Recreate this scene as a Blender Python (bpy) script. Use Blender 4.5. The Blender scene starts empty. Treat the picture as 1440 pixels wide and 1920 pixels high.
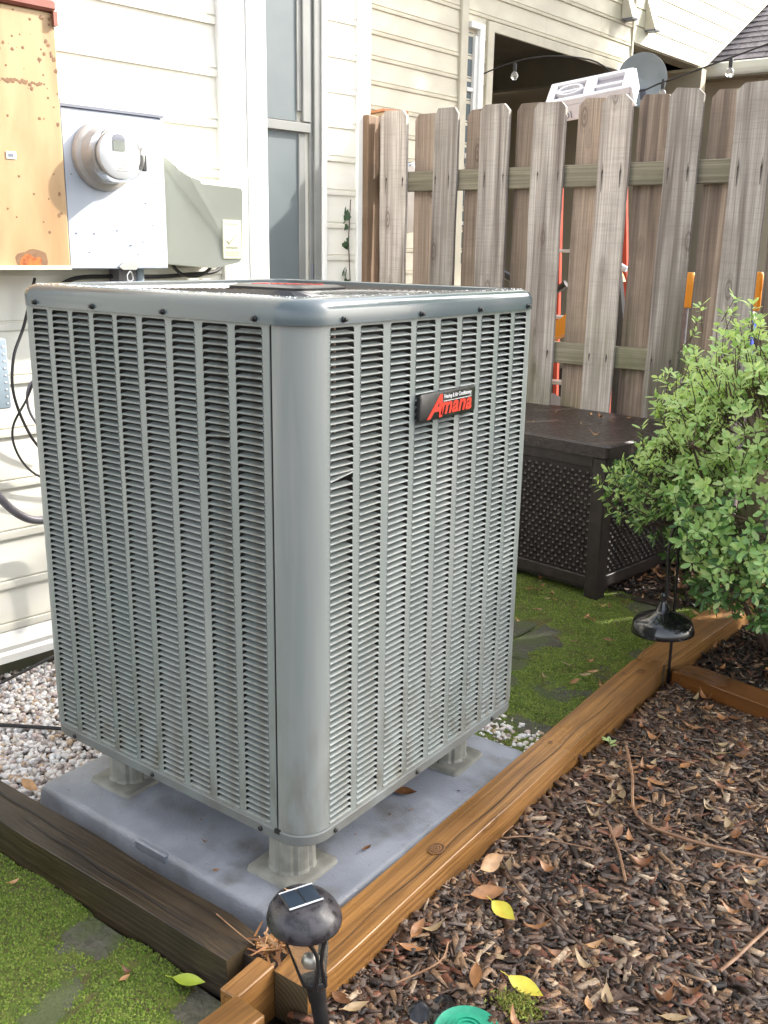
import bpy, math, random
import numpy as np
from mathutils import Vector, Matrix, noise as mnoise
random.seed(7); rng = np.random.default_rng(7)
R = math.radians
scene = bpy.context.scene
C = scene.collection

# ------------------------------------------------------------------ camera, world, sun
f = Vector((-0.57723, 0.77318, -0.26267)); rt = Vector((0.79866, 0.60158, 0.01572)); up = Vector((-0.17017, 0.20071, 0.96476))
cd = bpy.data.cameras.new('camera'); cam = bpy.data.objects.new('camera', cd); C.objects.link(cam)
m = Matrix((rt, up, -f)).transposed().to_4x4(); m.translation = Vector((0.97472, -1.09505, 0.98518)); cam.matrix_world = m
cd.sensor_fit = 'HORIZONTAL'; cd.sensor_width = 36; cd.lens = 36 * 1805.83 / 1440; cd.clip_start = .02; cd.clip_end = 300
scene.camera = cam
SUN = Vector((.42, .71, .57)).normalized()
w = bpy.data.worlds.new('World'); scene.world = w; w.use_nodes = True
nt = w.node_tree; nt.nodes.clear()
sky = nt.nodes.new('ShaderNodeTexSky'); sky.sky_type = 'NISHITA'; sky.sun_disc = False
sky.sun_elevation = math.asin(SUN.z); sky.sun_rotation = math.atan2(SUN.x, SUN.y)
sky.air_density = 1.0; sky.dust_density = 4.0; sky.ozone_density = 0.6
bg = nt.nodes.new('ShaderNodeBackground'); bg.inputs[1].default_value = 0.15
wo = nt.nodes.new('ShaderNodeOutputWorld')
hs_ = nt.nodes.new('ShaderNodeHueSaturation'); hs_.inputs['Saturation'].default_value = .38; nt.links.new(sky.outputs[0], hs_.inputs['Color']); nt.links.new(hs_.outputs[0], bg.inputs[0]); nt.links.new(bg.outputs[0], wo.inputs[0])
ld = bpy.data.lights.new('sun', 'SUN'); ld.energy = 2.7; ld.angle = R(1.2); ld.color = (1, .95, .86)
sun = bpy.data.objects.new('sun', ld); C.objects.link(sun); sun.rotation_euler = (-SUN).to_track_quat('-Z', 'Y').to_euler()
scene.view_settings.view_transform = 'Standard'; scene.view_settings.look = 'None'; scene.view_settings.gamma = 1
scene.view_settings.exposure = 2.16; scene.view_settings.use_curve_mapping = False

# ------------------------------------------------------------------ helpers
def mat(name, c1, c2=None, scale=6., stretch=(1, 1, 1), rough=.6, rough2=None, bump=0., bscale=None, bstretch=None, metal=0., spec=.5,
        lo=.4, hi=.6, trans=0., vary=0., coat=0., third=None, tscale=2., tlo=.55, thi=.65, detail=5., tstretch=(1, 1, 1), dirt=None):
    mt = bpy.data.materials.new(name); mt.use_nodes = True; n = mt.node_tree; L = n.links
    b = n.nodes['Principled BSDF']
    b.inputs['Roughness'].default_value = rough; b.inputs['Metallic'].default_value = metal
    b.inputs['Specular IOR Level'].default_value = spec; b.inputs['Coat Weight'].default_value = coat; b.inputs['Coat Roughness'].default_value = .15
    tc = n.nodes.new('ShaderNodeTexCoord'); oi = n.nodes.new('ShaderNodeObjectInfo')
    ad = n.nodes.new('ShaderNodeVectorMath'); ad.operation = 'MULTIPLY_ADD'
    L.new(oi.outputs['Random'], ad.inputs[0]); ad.inputs[1].default_value = (37, 23, 51) if vary else (0, 0, 0); L.new(tc.outputs['Object'], ad.inputs[2])
    def nz(sc, st, det=detail):
        mp = n.nodes.new('ShaderNodeMapping'); mp.inputs['Scale'].default_value = st; L.new(ad.outputs[0], mp.inputs[0])
        t = n.nodes.new('ShaderNodeTexNoise'); t.inputs['Scale'].default_value = sc; t.inputs['Detail'].default_value = det; L.new(mp.outputs[0], t.inputs[0]); return t
    def ramp(src, a, z):
        r_ = n.nodes.new('ShaderNodeMapRange'); r_.inputs[1].default_value = a; r_.inputs[2].default_value = z; L.new(src, r_.inputs[0]); return r_.outputs[0]
    def mix(fac, a, bb):
        x = n.nodes.new('ShaderNodeMix'); x.data_type = 'RGBA'
        L.new(fac, x.inputs[0])
        for i, v in ((6, a), (7, bb)):
            if isinstance(v, tuple): x.inputs[i].default_value = (*v, 1)
            else: L.new(v, x.inputs[i])
        return x.outputs[2]
    col = None
    if c2:
        t1 = nz(scale, stretch); fac = ramp(t1.outputs[0], lo, hi); col = mix(fac, c1, c2)
        if rough2 is not None:
            mr = n.nodes.new('ShaderNodeMapRange'); mr.inputs[3].default_value = rough; mr.inputs[4].default_value = rough2
            L.new(fac, mr.inputs[0]); L.new(mr.outputs[0], b.inputs['Roughness'])
    if third:
        t3 = nz(tscale, tstretch); col = mix(ramp(t3.outputs[0], tlo, thi), col if col else c1, third)
    if dirt:
        sx = n.nodes.new('ShaderNodeSeparateXYZ'); L.new(tc.outputs['Object'], sx.inputs[0]); zf = ramp(sx.outputs[2], dirt[1], dirt[0]); t4 = nz(38, (1, 1, .35)); nf = ramp(t4.outputs[0], .42, .72)
        mm = n.nodes.new('ShaderNodeMath'); mm.operation = 'MULTIPLY'; L.new(zf, mm.inputs[0]); L.new(nf, mm.inputs[1]); col = mix(mm.outputs[0], col if col else c1, dirt[2])
    if vary:
        hs = n.nodes.new('ShaderNodeHueSaturation'); mr = n.nodes.new('ShaderNodeMapRange'); mr.inputs[3].default_value = 1 - vary; mr.inputs[4].default_value = 1 + vary
        L.new(oi.outputs['Random'], mr.inputs[0]); L.new(mr.outputs[0], hs.inputs['Value'])
        if col is None: hs.inputs['Color'].default_value = (*c1, 1)
        else: L.new(col, hs.inputs['Color'])
        col = hs.outputs[0]
    if col is None: b.inputs['Base Color'].default_value = (*c1, 1)
    else: L.new(col, b.inputs['Base Color'])
    if bump:
        t2 = nz(bscale or scale, bstretch or stretch, 6.); bp = n.nodes.new('ShaderNodeBump'); bp.inputs['Strength'].default_value = min(1, bump); bp.inputs['Distance'].default_value = .002 * max(1, bump)
        L.new(t2.outputs[0], bp.inputs['Height']); L.new(bp.outputs[0], b.inputs['Normal'])
    if trans:
        b.inputs['Transmission Weight'].default_value = trans
    return mt

def wood(name, base, dark, axis, grain=60., streak=(.1, .07, .05), vary=.25, rough=.75, saw=0., algae=None, az=(0, .8), wet=None, knots=0., rings=False, bump=.6):
    """weathered or treated lumber; grain runs along axis"""
    mt = bpy.data.materials.new(name); mt.use_nodes = True; n = mt.node_tree; L = n.links; b = n.nodes['Principled BSDF']
    b.inputs['Roughness'].default_value = rough
    tc = n.nodes.new('ShaderNodeTexCoord'); oi = n.nodes.new('ShaderNodeObjectInfo')
    ad = n.nodes.new('ShaderNodeVectorMath'); ad.operation = 'MULTIPLY_ADD'; L.new(oi.outputs['Random'], ad.inputs[0]); ad.inputs[1].default_value = (31, 17, 43); L.new(tc.outputs['Object'], ad.inputs[2])
    def st(k, a):
        v = [k, k, k]; v['xyz'.index(axis)] = a; return v
    def nz(v, sc=1., det=6., dist=0.):
        mp = n.nodes.new('ShaderNodeMapping'); mp.inputs['Scale'].default_value = v; L.new(ad.outputs[0], mp.inputs[0])
        t = n.nodes.new('ShaderNodeTexNoise'); t.inputs['Scale'].default_value = sc; t.inputs['Detail'].default_value = det; t.inputs['Distortion'].default_value = dist; L.new(mp.outputs[0], t.inputs[0]); return t.outputs[0]
    def ramp(src, a, z, o0=0., o1=1.):
        r_ = n.nodes.new('ShaderNodeMapRange'); r_.inputs[1].default_value = a; r_.inputs[2].default_value = z; r_.inputs[3].default_value = o0; r_.inputs[4].default_value = o1; L.new(src, r_.inputs[0]); return r_.outputs[0]
    def mix(fac, a, bb):
        x = n.nodes.new('ShaderNodeMix'); x.data_type = 'RGBA'; L.new(fac, x.inputs[0])
        for i, v in ((6, a), (7, bb)):
            if isinstance(v, tuple): x.inputs[i].default_value = (*v, 1)
            else: L.new(v, x.inputs[i])
        return x.outputs[2]
    g1 = nz(st(grain, 2.2), 1., 9., .15); g2 = nz(st(grain * .16, .9), 1., 3., .6)
    col = mix(ramp(g1, .32, .68), base, dark)
    col = mix(ramp(g2, .5, .7, 0, .8), col, streak)
    g3 = nz((6, 6, 6), 1., 6.); col = mix(ramp(g3, .5, .72, 0, .55), col, tuple(x * .8 for x in dark))
    h = g1
    if saw:
        v = [9., 9., 9.]; v['xyz'.index(axis)] = 190.
        s1 = nz(tuple(v), 1., 2.); col = mix(ramp(s1, .52, .7, 0, saw), col, tuple(x * .45 for x in dark))
    if knots:
        mp = n.nodes.new('ShaderNodeMapping'); v = [9., 9., 9.]; v['xyz'.index(axis)] = 3.2; mp.inputs['Scale'].default_value = v; L.new(ad.outputs[0], mp.inputs[0])
        vo = n.nodes.new('ShaderNodeTexVoronoi'); vo.inputs['Scale'].default_value = 1.; L.new(mp.outputs[0], vo.inputs[0])
        wv = n.nodes.new('ShaderNodeMath'); wv.operation = 'SINE'; mu = n.nodes.new('ShaderNodeMath'); mu.operation = 'MULTIPLY'; mu.inputs[1].default_value = 75.
        L.new(vo.outputs[0], mu.inputs[0]); L.new(mu.outputs[0], wv.inputs[0])
        k1 = ramp(vo.outputs[0], .22, .1); k2 = n.nodes.new('ShaderNodeMath'); k2.operation = 'MULTIPLY'; L.new(k1, k2.inputs[0]); L.new(ramp(wv.outputs[0], -1, 1, .35, .9), k2.inputs[1])
        k3 = n.nodes.new('ShaderNodeMath'); k3.operation = 'MULTIPLY'; L.new(k2.outputs[0], k3.inputs[0]); k3.inputs[1].default_value = knots
        col = mix(k3.outputs[0], col, streak)
    if algae:
        sx = n.nodes.new('ShaderNodeSeparateXYZ'); L.new(tc.outputs['Object'], sx.inputs[0])
        zf = ramp(sx.outputs[2], az[1], az[0]); an = ramp(nz((7, 7, 3.), 1., 5.), .42, .62)
        mm = n.nodes.new('ShaderNodeMath'); mm.operation = 'MULTIPLY'; L.new(zf, mm.inputs[0]); L.new(an, mm.inputs[1]); col = mix(mm.outputs[0], col, algae)
    hs = n.nodes.new('ShaderNodeHueSaturation'); L.new(ramp(oi.outputs['Random'], 0, 1, 1 - vary, 1 + vary), hs.inputs['Value']); L.new(col, hs.inputs['Color'])
    L.new(hs.outputs[0], b.inputs['Base Color'])
    if wet:
        L.new(ramp(nz((3.5, 3.5, 3.5), 1., 6.), .40, .68, rough, wet), b.inputs['Roughness'])
    bp = n.nodes.new('ShaderNodeBump'); bp.inputs['Strength'].default_value = bump; bp.inputs['Distance'].default_value = .0015; L.new(h, bp.inputs['Height']); L.new(bp.outputs[0], b.inputs['Normal'])
    return mt

FR = {}
class MB:
    def __init__(s): s.v = []; s.f = []; s.mi = []; s.T = None
    def add(s, vs, fs, mi=0):
        o = len(s.v); s.v += [tuple(s.T @ Vector(v)) if s.T is not None else tuple(v) for v in vs]; s.f += [tuple(i + o for i in q) for q in fs]; s.mi += [mi] * len(fs); return s
    def box(s, x0, x1, y0, y1, z0, z1, mi=0, bev=0.):
        if bev <= 0:
            s.add([(x0, y0, z0), (x1, y0, z0), (x1, y1, z0), (x0, y1, z0), (x0, y0, z1), (x1, y0, z1), (x1, y1, z1), (x0, y1, z1)],
                  [(0, 3, 2, 1), (4, 5, 6, 7), (0, 1, 5, 4), (1, 2, 6, 5), (2, 3, 7, 6), (3, 0, 4, 7)], mi); return s
        vs = []; b = bev
        for (X, Y, a) in ((x0, y0, 0), (x1, y0, 1), (x1, y1, 2), (x0, y1, 3)): pass
        def ring(e, z): return [(x0 + e + b, y0 + e, z), (x1 - e - b, y0 + e, z), (x1 - e, y0 + e + b, z), (x1 - e, y1 - e - b, z), (x1 - e - b, y1 - e, z), (x0 + e + b, y1 - e, z), (x0 + e, y1 - e - b, z), (x0 + e, y0 + e + b, z)]
        s.loft([ring(b, z0), ring(0, z0 + b), ring(0, z1 - b), ring(b, z1)], True, True, mi); return s
    def loft(s, rings, cap0=False, cap1=False, mi=0, closed=True):
        n = len(rings[0]); vs = [v for r in rings for v in r]; fs = []
        for i in range(len(rings) - 1):
            for j in range(n if closed else n - 1):
                k = (j + 1) % n; fs.append((i * n + j, i * n + k, (i + 1) * n + k, (i + 1) * n + j))
        if cap0: fs.append(tuple(reversed(range(n))))
        if cap1: fs.append(tuple((len(rings) - 1) * n + j for j in range(n)))
        return s.add(vs, fs, mi)
    def tube(s, pts, r, n=8, mi=0, cap=True):
        pts = [Vector(p) for p in pts]; rs = r if isinstance(r, (list, tuple)) else [r] * len(pts); rings = []; prev = None
        for i, p in enumerate(pts):
            t = (pts[min(i + 1, len(pts) - 1)] - pts[max(i - 1, 0)]).normalized()
            u = (prev - t * prev.dot(t)) if prev is not None else t.orthogonal()
            if u.length < 1e-6: u = t.orthogonal()
            u.normalize(); prev = u; vv = t.cross(u)
            rings.append([p + (u * math.cos(2 * math.pi * k / n) + vv * math.sin(2 * math.pi * k / n)) * rs[i] for k in range(n)])
        return s.loft(rings, cap, cap, mi)
    def lathe(s, prof, n=24, c=(0, 0, 0), axis='z', mi=0, cap0=True, cap1=True):
        rings = []
        for (r, h) in prof:
            rg = []
            for k in range(n):
                a = 2 * math.pi * k / n; p = (r * math.cos(a), r * math.sin(a), h)
                if axis == 'y': p = (p[0], p[2], -p[1])
                if axis == 'x': p = (p[2], p[0], p[1])
                rg.append((p[0] + c[0], p[1] + c[1], p[2] + c[2]))
            rings.append(rg)
        return s.loft(rings, cap0, cap1, mi)
    def prism(s, poly, a, b, axis='y', mi=0):
        """poly of 2D points extruded from a to b along axis"""
        def P(u, v, t): return {'y': (u, t, v), 'x': (t, u, v), 'z': (u, v, t)}[axis]
        return s.loft([[P(u, v, a) for u, v in poly], [P(u, v, b) for u, v in poly]], True, True, mi)
    def build(s, name, mats, parent=None, smooth=False, label=None, world=False, kind=None, flat_angle=40):
        me = bpy.data.meshes.new(name); me.from_pydata(s.v, [], s.f)
        mats = mats if isinstance(mats, (list, tuple)) else [mats]
        for x in mats: me.materials.append(x)
        if len(mats) > 1: me.polygons.foreach_set('material_index', s.mi)
        if parent is not None and world: me.transform(FR[parent.name].inverted())
        me.update()
        if smooth:
            me.polygons.foreach_set('use_smooth', [True] * len(me.polygons))
            try: me.set_sharp_from_angle(angle=R(flat_angle))
            except Exception: pass
        o = bpy.data.objects.new(name, me); C.objects.link(o)
        if parent is not None: o.parent = parent; FR[o.name] = FR[parent.name]
        else: FR[o.name] = Matrix.Identity(4)
        if label: o['label'] = label
        if kind: o['kind'] = kind
        return o

def thing(name, label, cat, loc=(0, 0, 0), rz=0., group=None, kind=None):
    o = bpy.data.objects.new(name, None); C.objects.link(o); o.location = loc; o.rotation_euler = (0, 0, rz); o.empty_display_size = .05
    FR[o.name] = Matrix.Translation(loc) @ Matrix.Rotation(rz, 4, 'Z')
    if kind: o['kind'] = kind
    else: o['label'] = label; o['category'] = cat
    if group: o['group'] = group
    return o
def tag(o, label, cat, group=None):
    o['label'] = label; o['category'] = cat
    if group: o['group'] = group
    return o
def fromnp(name, V, F, mats, mi=None, smooth=False, parent=None, kind=None):
    """V (n,3), F (m,k) arrays"""
    me = bpy.data.meshes.new(name); k = F.shape[1]
    me.vertices.add(len(V)); me.vertices.foreach_set('co', np.ascontiguousarray(V, dtype=np.float32).ravel())
    me.loops.add(F.size); me.loops.foreach_set('vertex_index', np.ascontiguousarray(F, dtype=np.int32).ravel())
    me.polygons.add(len(F)); me.polygons.foreach_set('loop_start', np.arange(0, F.size, k, dtype=np.int32))
    try: me.polygons.foreach_set('loop_total', np.full(len(F), k, dtype=np.int32))
    except Exception: pass
    for x in (mats if isinstance(mats, (list, tuple)) else [mats]): me.materials.append(x)
    if mi is not None: me.polygons.foreach_set('material_index', np.ascontiguousarray(mi, dtype=np.int32))
    if smooth: me.polygons.foreach_set('use_smooth', np.ones(len(F), dtype=bool))
    me.update(calc_edges=True); me.validate()
    o = bpy.data.objects.new(name, me); C.objects.link(o)
    if parent is not None: o.parent = parent; FR[o.name] = FR[parent.name]
    if kind: o['kind'] = kind
    return o
def share(src, name, parent, loc, rot=(0, 0, 0), scale=(1, 1, 1)):
    o = bpy.data.objects.new(name, src.data if hasattr(src, 'data') else src); C.objects.link(o); o.parent = parent; o.location = loc; o.rotation_euler = rot; o.scale = scale
    return o
def rotmats(n, tilt):
    """n random rotation matrices: random yaw, tilts within +-tilt"""
    a = rng.uniform(0, 2 * np.pi, n); b = rng.normal(0, tilt, n); c = rng.normal(0, tilt, n)
    ca, sa, cb, sb, cc, sc = np.cos(a), np.sin(a), np.cos(b), np.sin(b), np.cos(c), np.sin(c)
    Rz = np.zeros((n, 3, 3)); Rz[:, 0, 0] = ca; Rz[:, 0, 1] = -sa; Rz[:, 1, 0] = sa; Rz[:, 1, 1] = ca; Rz[:, 2, 2] = 1
    Rx = np.zeros((n, 3, 3)); Rx[:, 0, 0] = 1; Rx[:, 1, 1] = cb; Rx[:, 1, 2] = -sb; Rx[:, 2, 1] = sb; Rx[:, 2, 2] = cb
    Ry = np.zeros((n, 3, 3)); Ry[:, 1, 1] = 1; Ry[:, 0, 0] = cc; Ry[:, 0, 2] = sc; Ry[:, 2, 0] = -sc; Ry[:, 2, 2] = cc
    return Rz @ Rx @ Ry
def scatter(base, faces, pos, sizes, rots, jit=0.):
    n = len(pos); b = np.asarray(base, float)[None] * sizes[:, None, :]
    if jit: b = b + rng.normal(0, jit, b.shape) * sizes.mean(1)[:, None, None]
    V = np.einsum('nij,nkj->nki', rots, b) + pos[:, None, :]
    F = np.asarray(faces)[None] + (np.arange(n) * len(base))[:, None, None]
    return V.reshape(-1, 3), F.reshape(-1, F.shape[-1])
def fbm(x, y, s, o=0.): return mnoise.fractal(Vector((x * s + o, y * s - o, o * .7)), 1., 2., 3)
def text_mesh(txt, size, shear=0., ext=.0006, bold=0., space=1.):
    cu = bpy.data.curves.new('txt', 'FONT'); cu.body = txt; cu.size = size; cu.shear = shear; cu.extrude = ext; cu.offset = bold; cu.space_character = space; cu.resolution_u = 3
    t = bpy.data.objects.new('txt', cu); C.objects.link(t); dg = bpy.context.evaluated_depsgraph_get(); me = bpy.data.meshes.new_from_object(t.evaluated_get(dg)); C.objects.unlink(t); bpy.data.objects.remove(t); return me
def place_text(me, name, mt, parent, M, label=None):
    me.transform(M); me.materials.clear(); me.materials.append(mt); o = bpy.data.objects.new(name, me); C.objects.link(o); o.parent = parent; FR[o.name] = FR[parent.name]
    if label: o['label'] = label
    return o

# ------------------------------------------------------------------ materials
M = {}
M['acpost'] = mat('streaked_grey_enamel', (.205, .226, .216), (.24, .256, .243), 14, (1, 1, .1), rough=.34, rough2=.5, bump=.12, bscale=120, third=(.30, .295, .275), tscale=26, tlo=.56, thi=.8, tstretch=(1, 1, .07), dirt=(-.02, .32, (.16, .15, .125)))
M['ac'] = mat('grey_green_enamel', (.198, .224, .212), (.235, .252, .238), 6, (1, 1, .3), rough=.34, rough2=.5, bump=.15, bscale=90, third=(.33, .335, .31), tscale=14, tlo=.60, thi=.8, tstretch=(1, 1, .15), dirt=(-.02, .35, (.13, .115, .09)))
M['ac_cap'] = mat('dark_slate_enamel', (.075, .10, .11), (.085, .11, .118), 5, rough=.14, rough2=.24, bump=.12, bscale=30, coat=.3)
M['ac_base'] = mat('grey_base_enamel', (.17, .185, .18), (.13, .13, .12), 8, rough=.5)
M['dark'] = mat('dark_coil', (.010, .008, .007), (.016, .012, .010), 60, (1, 1, 8), rough=.7, bump=.5, bscale=200)
M['black'] = mat('black_plastic', (.012, .012, .013), (.02, .02, .021), 30, rough=.32, bump=.2, bscale=60)
M['blackmatte'] = mat('black_rubber', (.02, .018, .018), rough=.6)
M['screw'] = mat('dark_screw_steel', (.05, .05, .05), rough=.3, metal=.8)
M['wire'] = mat('black_wire', (.03, .03, .032), rough=.25, coat=.4)
M['red'] = mat('red_badge_ink', (.62, .035, .015), rough=.4)
M['whiteink'] = mat('white_ink', (.75, .75, .74), rough=.4)
M['riser'] = mat('grey_riser_plastic', (.26, .255, .22), (.17, .165, .14), 20, rough=.55, bump=.2, bscale=80)
M['pad'] = mat('blue_grey_pad', (.30, .315, .35), (.22, .232, .26), 7, rough=.42, rough2=.28, bump=.5, bscale=260, third=(.13, .125, .11), tscale=11, tlo=.52, thi=.78)
M['vinyl'] = mat('white_vinyl_siding', (.80, .775, .70), (.76, .73, .64), 3, (1, 1, 3), rough=.4, bump=.4, bscale=4, third=(.6, .56, .45), tscale=2.2, tlo=.62, thi=.85)
M['trim'] = mat('white_trim', (.80, .80, .78), (.77, .76, .72), 4, rough=.35)
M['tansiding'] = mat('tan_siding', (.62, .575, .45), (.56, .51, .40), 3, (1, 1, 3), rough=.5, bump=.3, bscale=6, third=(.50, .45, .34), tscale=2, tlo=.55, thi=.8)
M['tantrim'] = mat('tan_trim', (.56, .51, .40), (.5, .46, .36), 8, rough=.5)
M['cream'] = mat('cream_siding', (.78, .74, .60), (.74, .70, .56), 3, rough=.5)
M['soffit'] = mat('tan_soffit', (.42, .36, .27), rough=.6)
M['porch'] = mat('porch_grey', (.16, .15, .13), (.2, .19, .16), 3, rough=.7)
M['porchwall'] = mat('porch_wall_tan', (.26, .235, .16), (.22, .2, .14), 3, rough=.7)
M['shingle'] = mat('purple_grey_shingle', (.10, .09, .115), (.16, .145, .17), 40, rough=.9, vary=.25, bump=.8, bscale=200)
M['found'] = mat('foundation_concrete', (.16, .14, .10), (.10, .10, .06), 9, rough=.85, bump=1., bscale=40)
M['screen'] = mat('grey_insect_screen', (.105, .125, .135), (.115, .135, .145), 5, (1, 1, 1), rough=.55, spec=.3)
M['sash'] = mat('grey_sash', (.20, .205, .20), (.17, .175, .17), 5, rough=.4)
M['glass'] = mat('window_glass', (.12, .15, .16), rough=.08, spec=.8)
M['clear'] = mat('clear_plastic', (.95, .95, .95), rough=.05, trans=.95)
M['smoke'] = mat('smoky_clear_plastic', (.78, .74, .66), rough=.12, trans=.9)
M['gold'] = mat('tan_painted_steel_cabinet', (.29, .17, .072), (.40, .275, .14), 5, (1, 1, .22), rough=.38, rough2=.5, third=(.27, .145, .06), tscale=9, tlo=.5, thi=.75, tstretch=(1, 1, .3))
M['spot'] = mat('brown_rust_spot', (.19, .10, .045), (.15, .075, .035), 60, rough=.7)
M['redtop'] = mat('rusty_red_cabinet_top', (.21, .06, .045), (.26, .09, .06), 12, rough=.6)
M['rust'] = mat('orange_rust', (.42, .13, .03), (.22, .06, .02), 60, rough=.9)
M['galv'] = mat('pale_blue_galvanised_steel', (.44, .485, .56), (.385, .425, .495), 7, (1, 1, .6), rough=.4, third=(.28, .315, .37), tscale=22, tlo=.68, thi=.74)
M['edgegrey'] = mat('dark_steel_edge', (.14, .15, .19), rough=.5)
M['meterwhite'] = mat('meter_white_plastic', (.74, .74, .74), (.66, .66, .66), 12, rough=.3)
M['metergrey'] = mat('meter_grey_plastic', (.42, .40, .38), (.34, .32, .30), 20, rough=.3, coat=.4)
M['lcd'] = mat('meter_display', (.10, .125, .10), (.13, .155, .12), 30, rough=.25)
M['steel'] = mat('bright_steel', (.5, .5, .48), rough=.3, metal=.9)
M['comm'] = mat('beige_utility_plastic', (.50, .50, .40), (.46, .46, .36), 3, rough=.38, bump=.1, bscale=40, third=(.54, .54, .45), tscale=3, tlo=.5, thi=.7)
M['commrec'] = mat('beige_pale_emboss', (.50, .49, .36), rough=.5)
M['commprint'] = mat('faded_print', (.26, .27, .2), rough=.5)
M['bluegrey'] = mat('blue_grey_box_enamel', (.30, .36, .42), (.27, .33, .38), 8, rough=.4)
M['conduit'] = mat('grey_flexible_conduit', (.16, .15, .17), (.12, .11, .12), 30, rough=.4)
M['fence'] = wood('weathered_fence_wood', (.50, .455, .41), (.27, .225, .195), 'z', 170, streak=(.10, .072, .06), vary=.3, rough=.8, saw=.2, algae=(.105, .115, .04), az=(0., 1.2), knots=.8)
M['fenceback'] = wood('weathered_back_board_shade_darkened', (.30, .235, .185), (.16, .12, .092), 'z', 170, streak=(.07, .048, .04), vary=.3, rough=.85, saw=.12, algae=(.09, .10, .04), az=(0., 1.2), knots=.8)  # weathered like the front pickets; their shade is put into this darker brown
M['fencerail'] = wood('weathered_rail_wood', (.27, .24, .175), (.15, .13, .09), 'x', 180, streak=(.07, .055, .035), vary=.15, rough=.8, algae=(.11, .115, .05), az=(.2, 1.6))
M['fencepost'] = wood('brown_fence_post_wood', (.22, .14, .085), (.13, .078, .045), 'z', 160, streak=(.05, .028, .02), vary=.1, rough=.75, knots=.6, algae=(.12, .13, .07), az=(.2, 1.7))
M['timber'] = wood('wet_orange_treated_timber', (.34, .165, .048), (.15, .07, .022), 'y', 170, streak=(.12, .055, .018), vary=.08, rough=.5, wet=.16, knots=1., bump=.9)
M['timberx'] = wood('wet_red_brown_timber', (.22, .085, .022), (.12, .045, .012), 'x', 170, streak=(.05, .02, .008), vary=.08, rough=.4, wet=.08, knots=.6)
M['endgrain'] = mat('dark_end_grain', (.10, .065, .03), (.065, .045, .022), 5, rough=.6)
M['timberdark'] = wood('dark_weathered_timber', (.055, .037, .020), (.018, .012, .007), 'x', 200, streak=(.02, .014, .009), vary=.05, rough=.6, algae=(.07, .085, .022), az=(-.3, -.1), wet=.25, knots=.7, bump=1.)
M['wicker'] = mat('dark_brown_resin_wicker', (.020, .014, .012), (.032, .023, .02), 25, rough=.5, bump=.4, bscale=50)
M['lid'] = mat('dark_brown_resin_lid', (.022, .015, .013), (.04, .028, .024), 60, rough=.3, rough2=.5, bump=1., bscale=110)
M['earth'] = mat('wet_mulch_soil', (.030, .019, .012), (.055, .035, .022), 40, rough=.8, bump=1.5, bscale=90)
M['concrete'] = mat('damp_paver_concrete', (.105, .098, .07), (.055, .053, .036), 70, lo=.3, hi=.7, rough=.8, bump=3., bscale=90, vary=.15, third=(.07, .085, .03), tscale=9, tlo=.42, thi=.56)
M['moss'] = mat('moss_bed', (.085, .125, .018), (.15, .18, .03), 30, rough=.95, bump=3., bscale=220, third=(.10, .075, .03), tscale=14, tlo=.48, thi=.66)
M['moss1'] = mat('moss_green', (.12, .19, .018), rough=.9)
M['moss2'] = mat('moss_yellow_green', (.21, .27, .045), rough=.9)
M['moss3'] = mat('moss_dark_green', (.09, .10, .025), rough=.9)
CH = [('dark', .014, .009, .006), ('deep', .035, .021, .013), ('brown', .085, .046, .029), ('umber', .13, .073, .044), ('grey', .155, .115, .09), ('tan', .31, .185, .10), ('pale', .48, .35, .23), ('red', .20, .075, .038)]
chipm = [mat('bark_chip_' + n_, (r, g, b), (r * .6, g * .6, b * .6), 120, (1, 1, 1), rough=.7, rough2=.42, bump=.8, bscale=300) for n_, r, g, b in CH]
PB = [(.86, .81, .77), (.78, .70, .62), (.58, .42, .28), (.90, .88, .86), (.42, .34, .30), (.62, .50, .46)]
pebm = [mat('pebble_stone', c, tuple(x * .8 for x in c), 60, rough=.45) for c in PB]
LF = [(.33, .15, .055), (.24, .10, .04), (.42, .23, .10), (.17, .075, .03), (.36, .25, .13)]
leafm = [mat('dry_leaf', c, tuple(x * .65 for x in c), 40, rough=.4, rough2=.6, bump=.4, bscale=90) for c in LF]
M['yellow'] = mat('yellow_leaf', (.62, .56, .07), (.55, .42, .05), 30, rough=.4)
M['lime'] = mat('lime_yellow_leaf', (.42, .52, .05), (.36, .45, .05), 40, rough=.4)
def leafmat(name, c, c2, tr=.25):
    mt = mat(name, c, c2, 9, rough=.32, rough2=.5); n = mt.node_tree; b = n.nodes['Principled BSDF']; t = n.nodes.new('ShaderNodeBsdfTranslucent'); t.inputs[0].default_value = (c2[0] * 1.5, c2[1] * 1.5, c2[2], 1)
    mx = n.nodes.new('ShaderNodeMixShader'); mx.inputs[0].default_value = tr; o = n.nodes['Material Output']; n.links.new(b.outputs[0], mx.inputs[1]); n.links.new(t.outputs[0], mx.inputs[2]); n.links.new(mx.outputs[0], o.inputs[0]); return mt
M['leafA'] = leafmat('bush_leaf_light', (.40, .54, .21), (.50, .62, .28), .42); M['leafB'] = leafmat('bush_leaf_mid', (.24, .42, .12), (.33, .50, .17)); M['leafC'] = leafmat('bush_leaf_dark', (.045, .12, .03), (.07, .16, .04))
M['stem'] = mat('brown_stem', (.09, .055, .035), (.05, .03, .02), 30, rough=.8)
M['ivy'] = leafmat('dark_ivy_leaf', (.018, .045, .018), (.03, .07, .025), .1)
M['cell'] = mat('blue_black_solar_cell', (.012, .02, .035), (.02, .032, .05), 20, (1, 1, 1), rough=.12, coat=.6)
M['capblk'] = mat('speckled_black_cap', (.018, .016, .018), (.045, .04, .045), 60, rough=.22, rough2=.42, bump=.2, bscale=90)
M['glossblk'] = mat('gloss_black_enamel', (.006, .006, .008), rough=.1, coat=.7)
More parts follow.
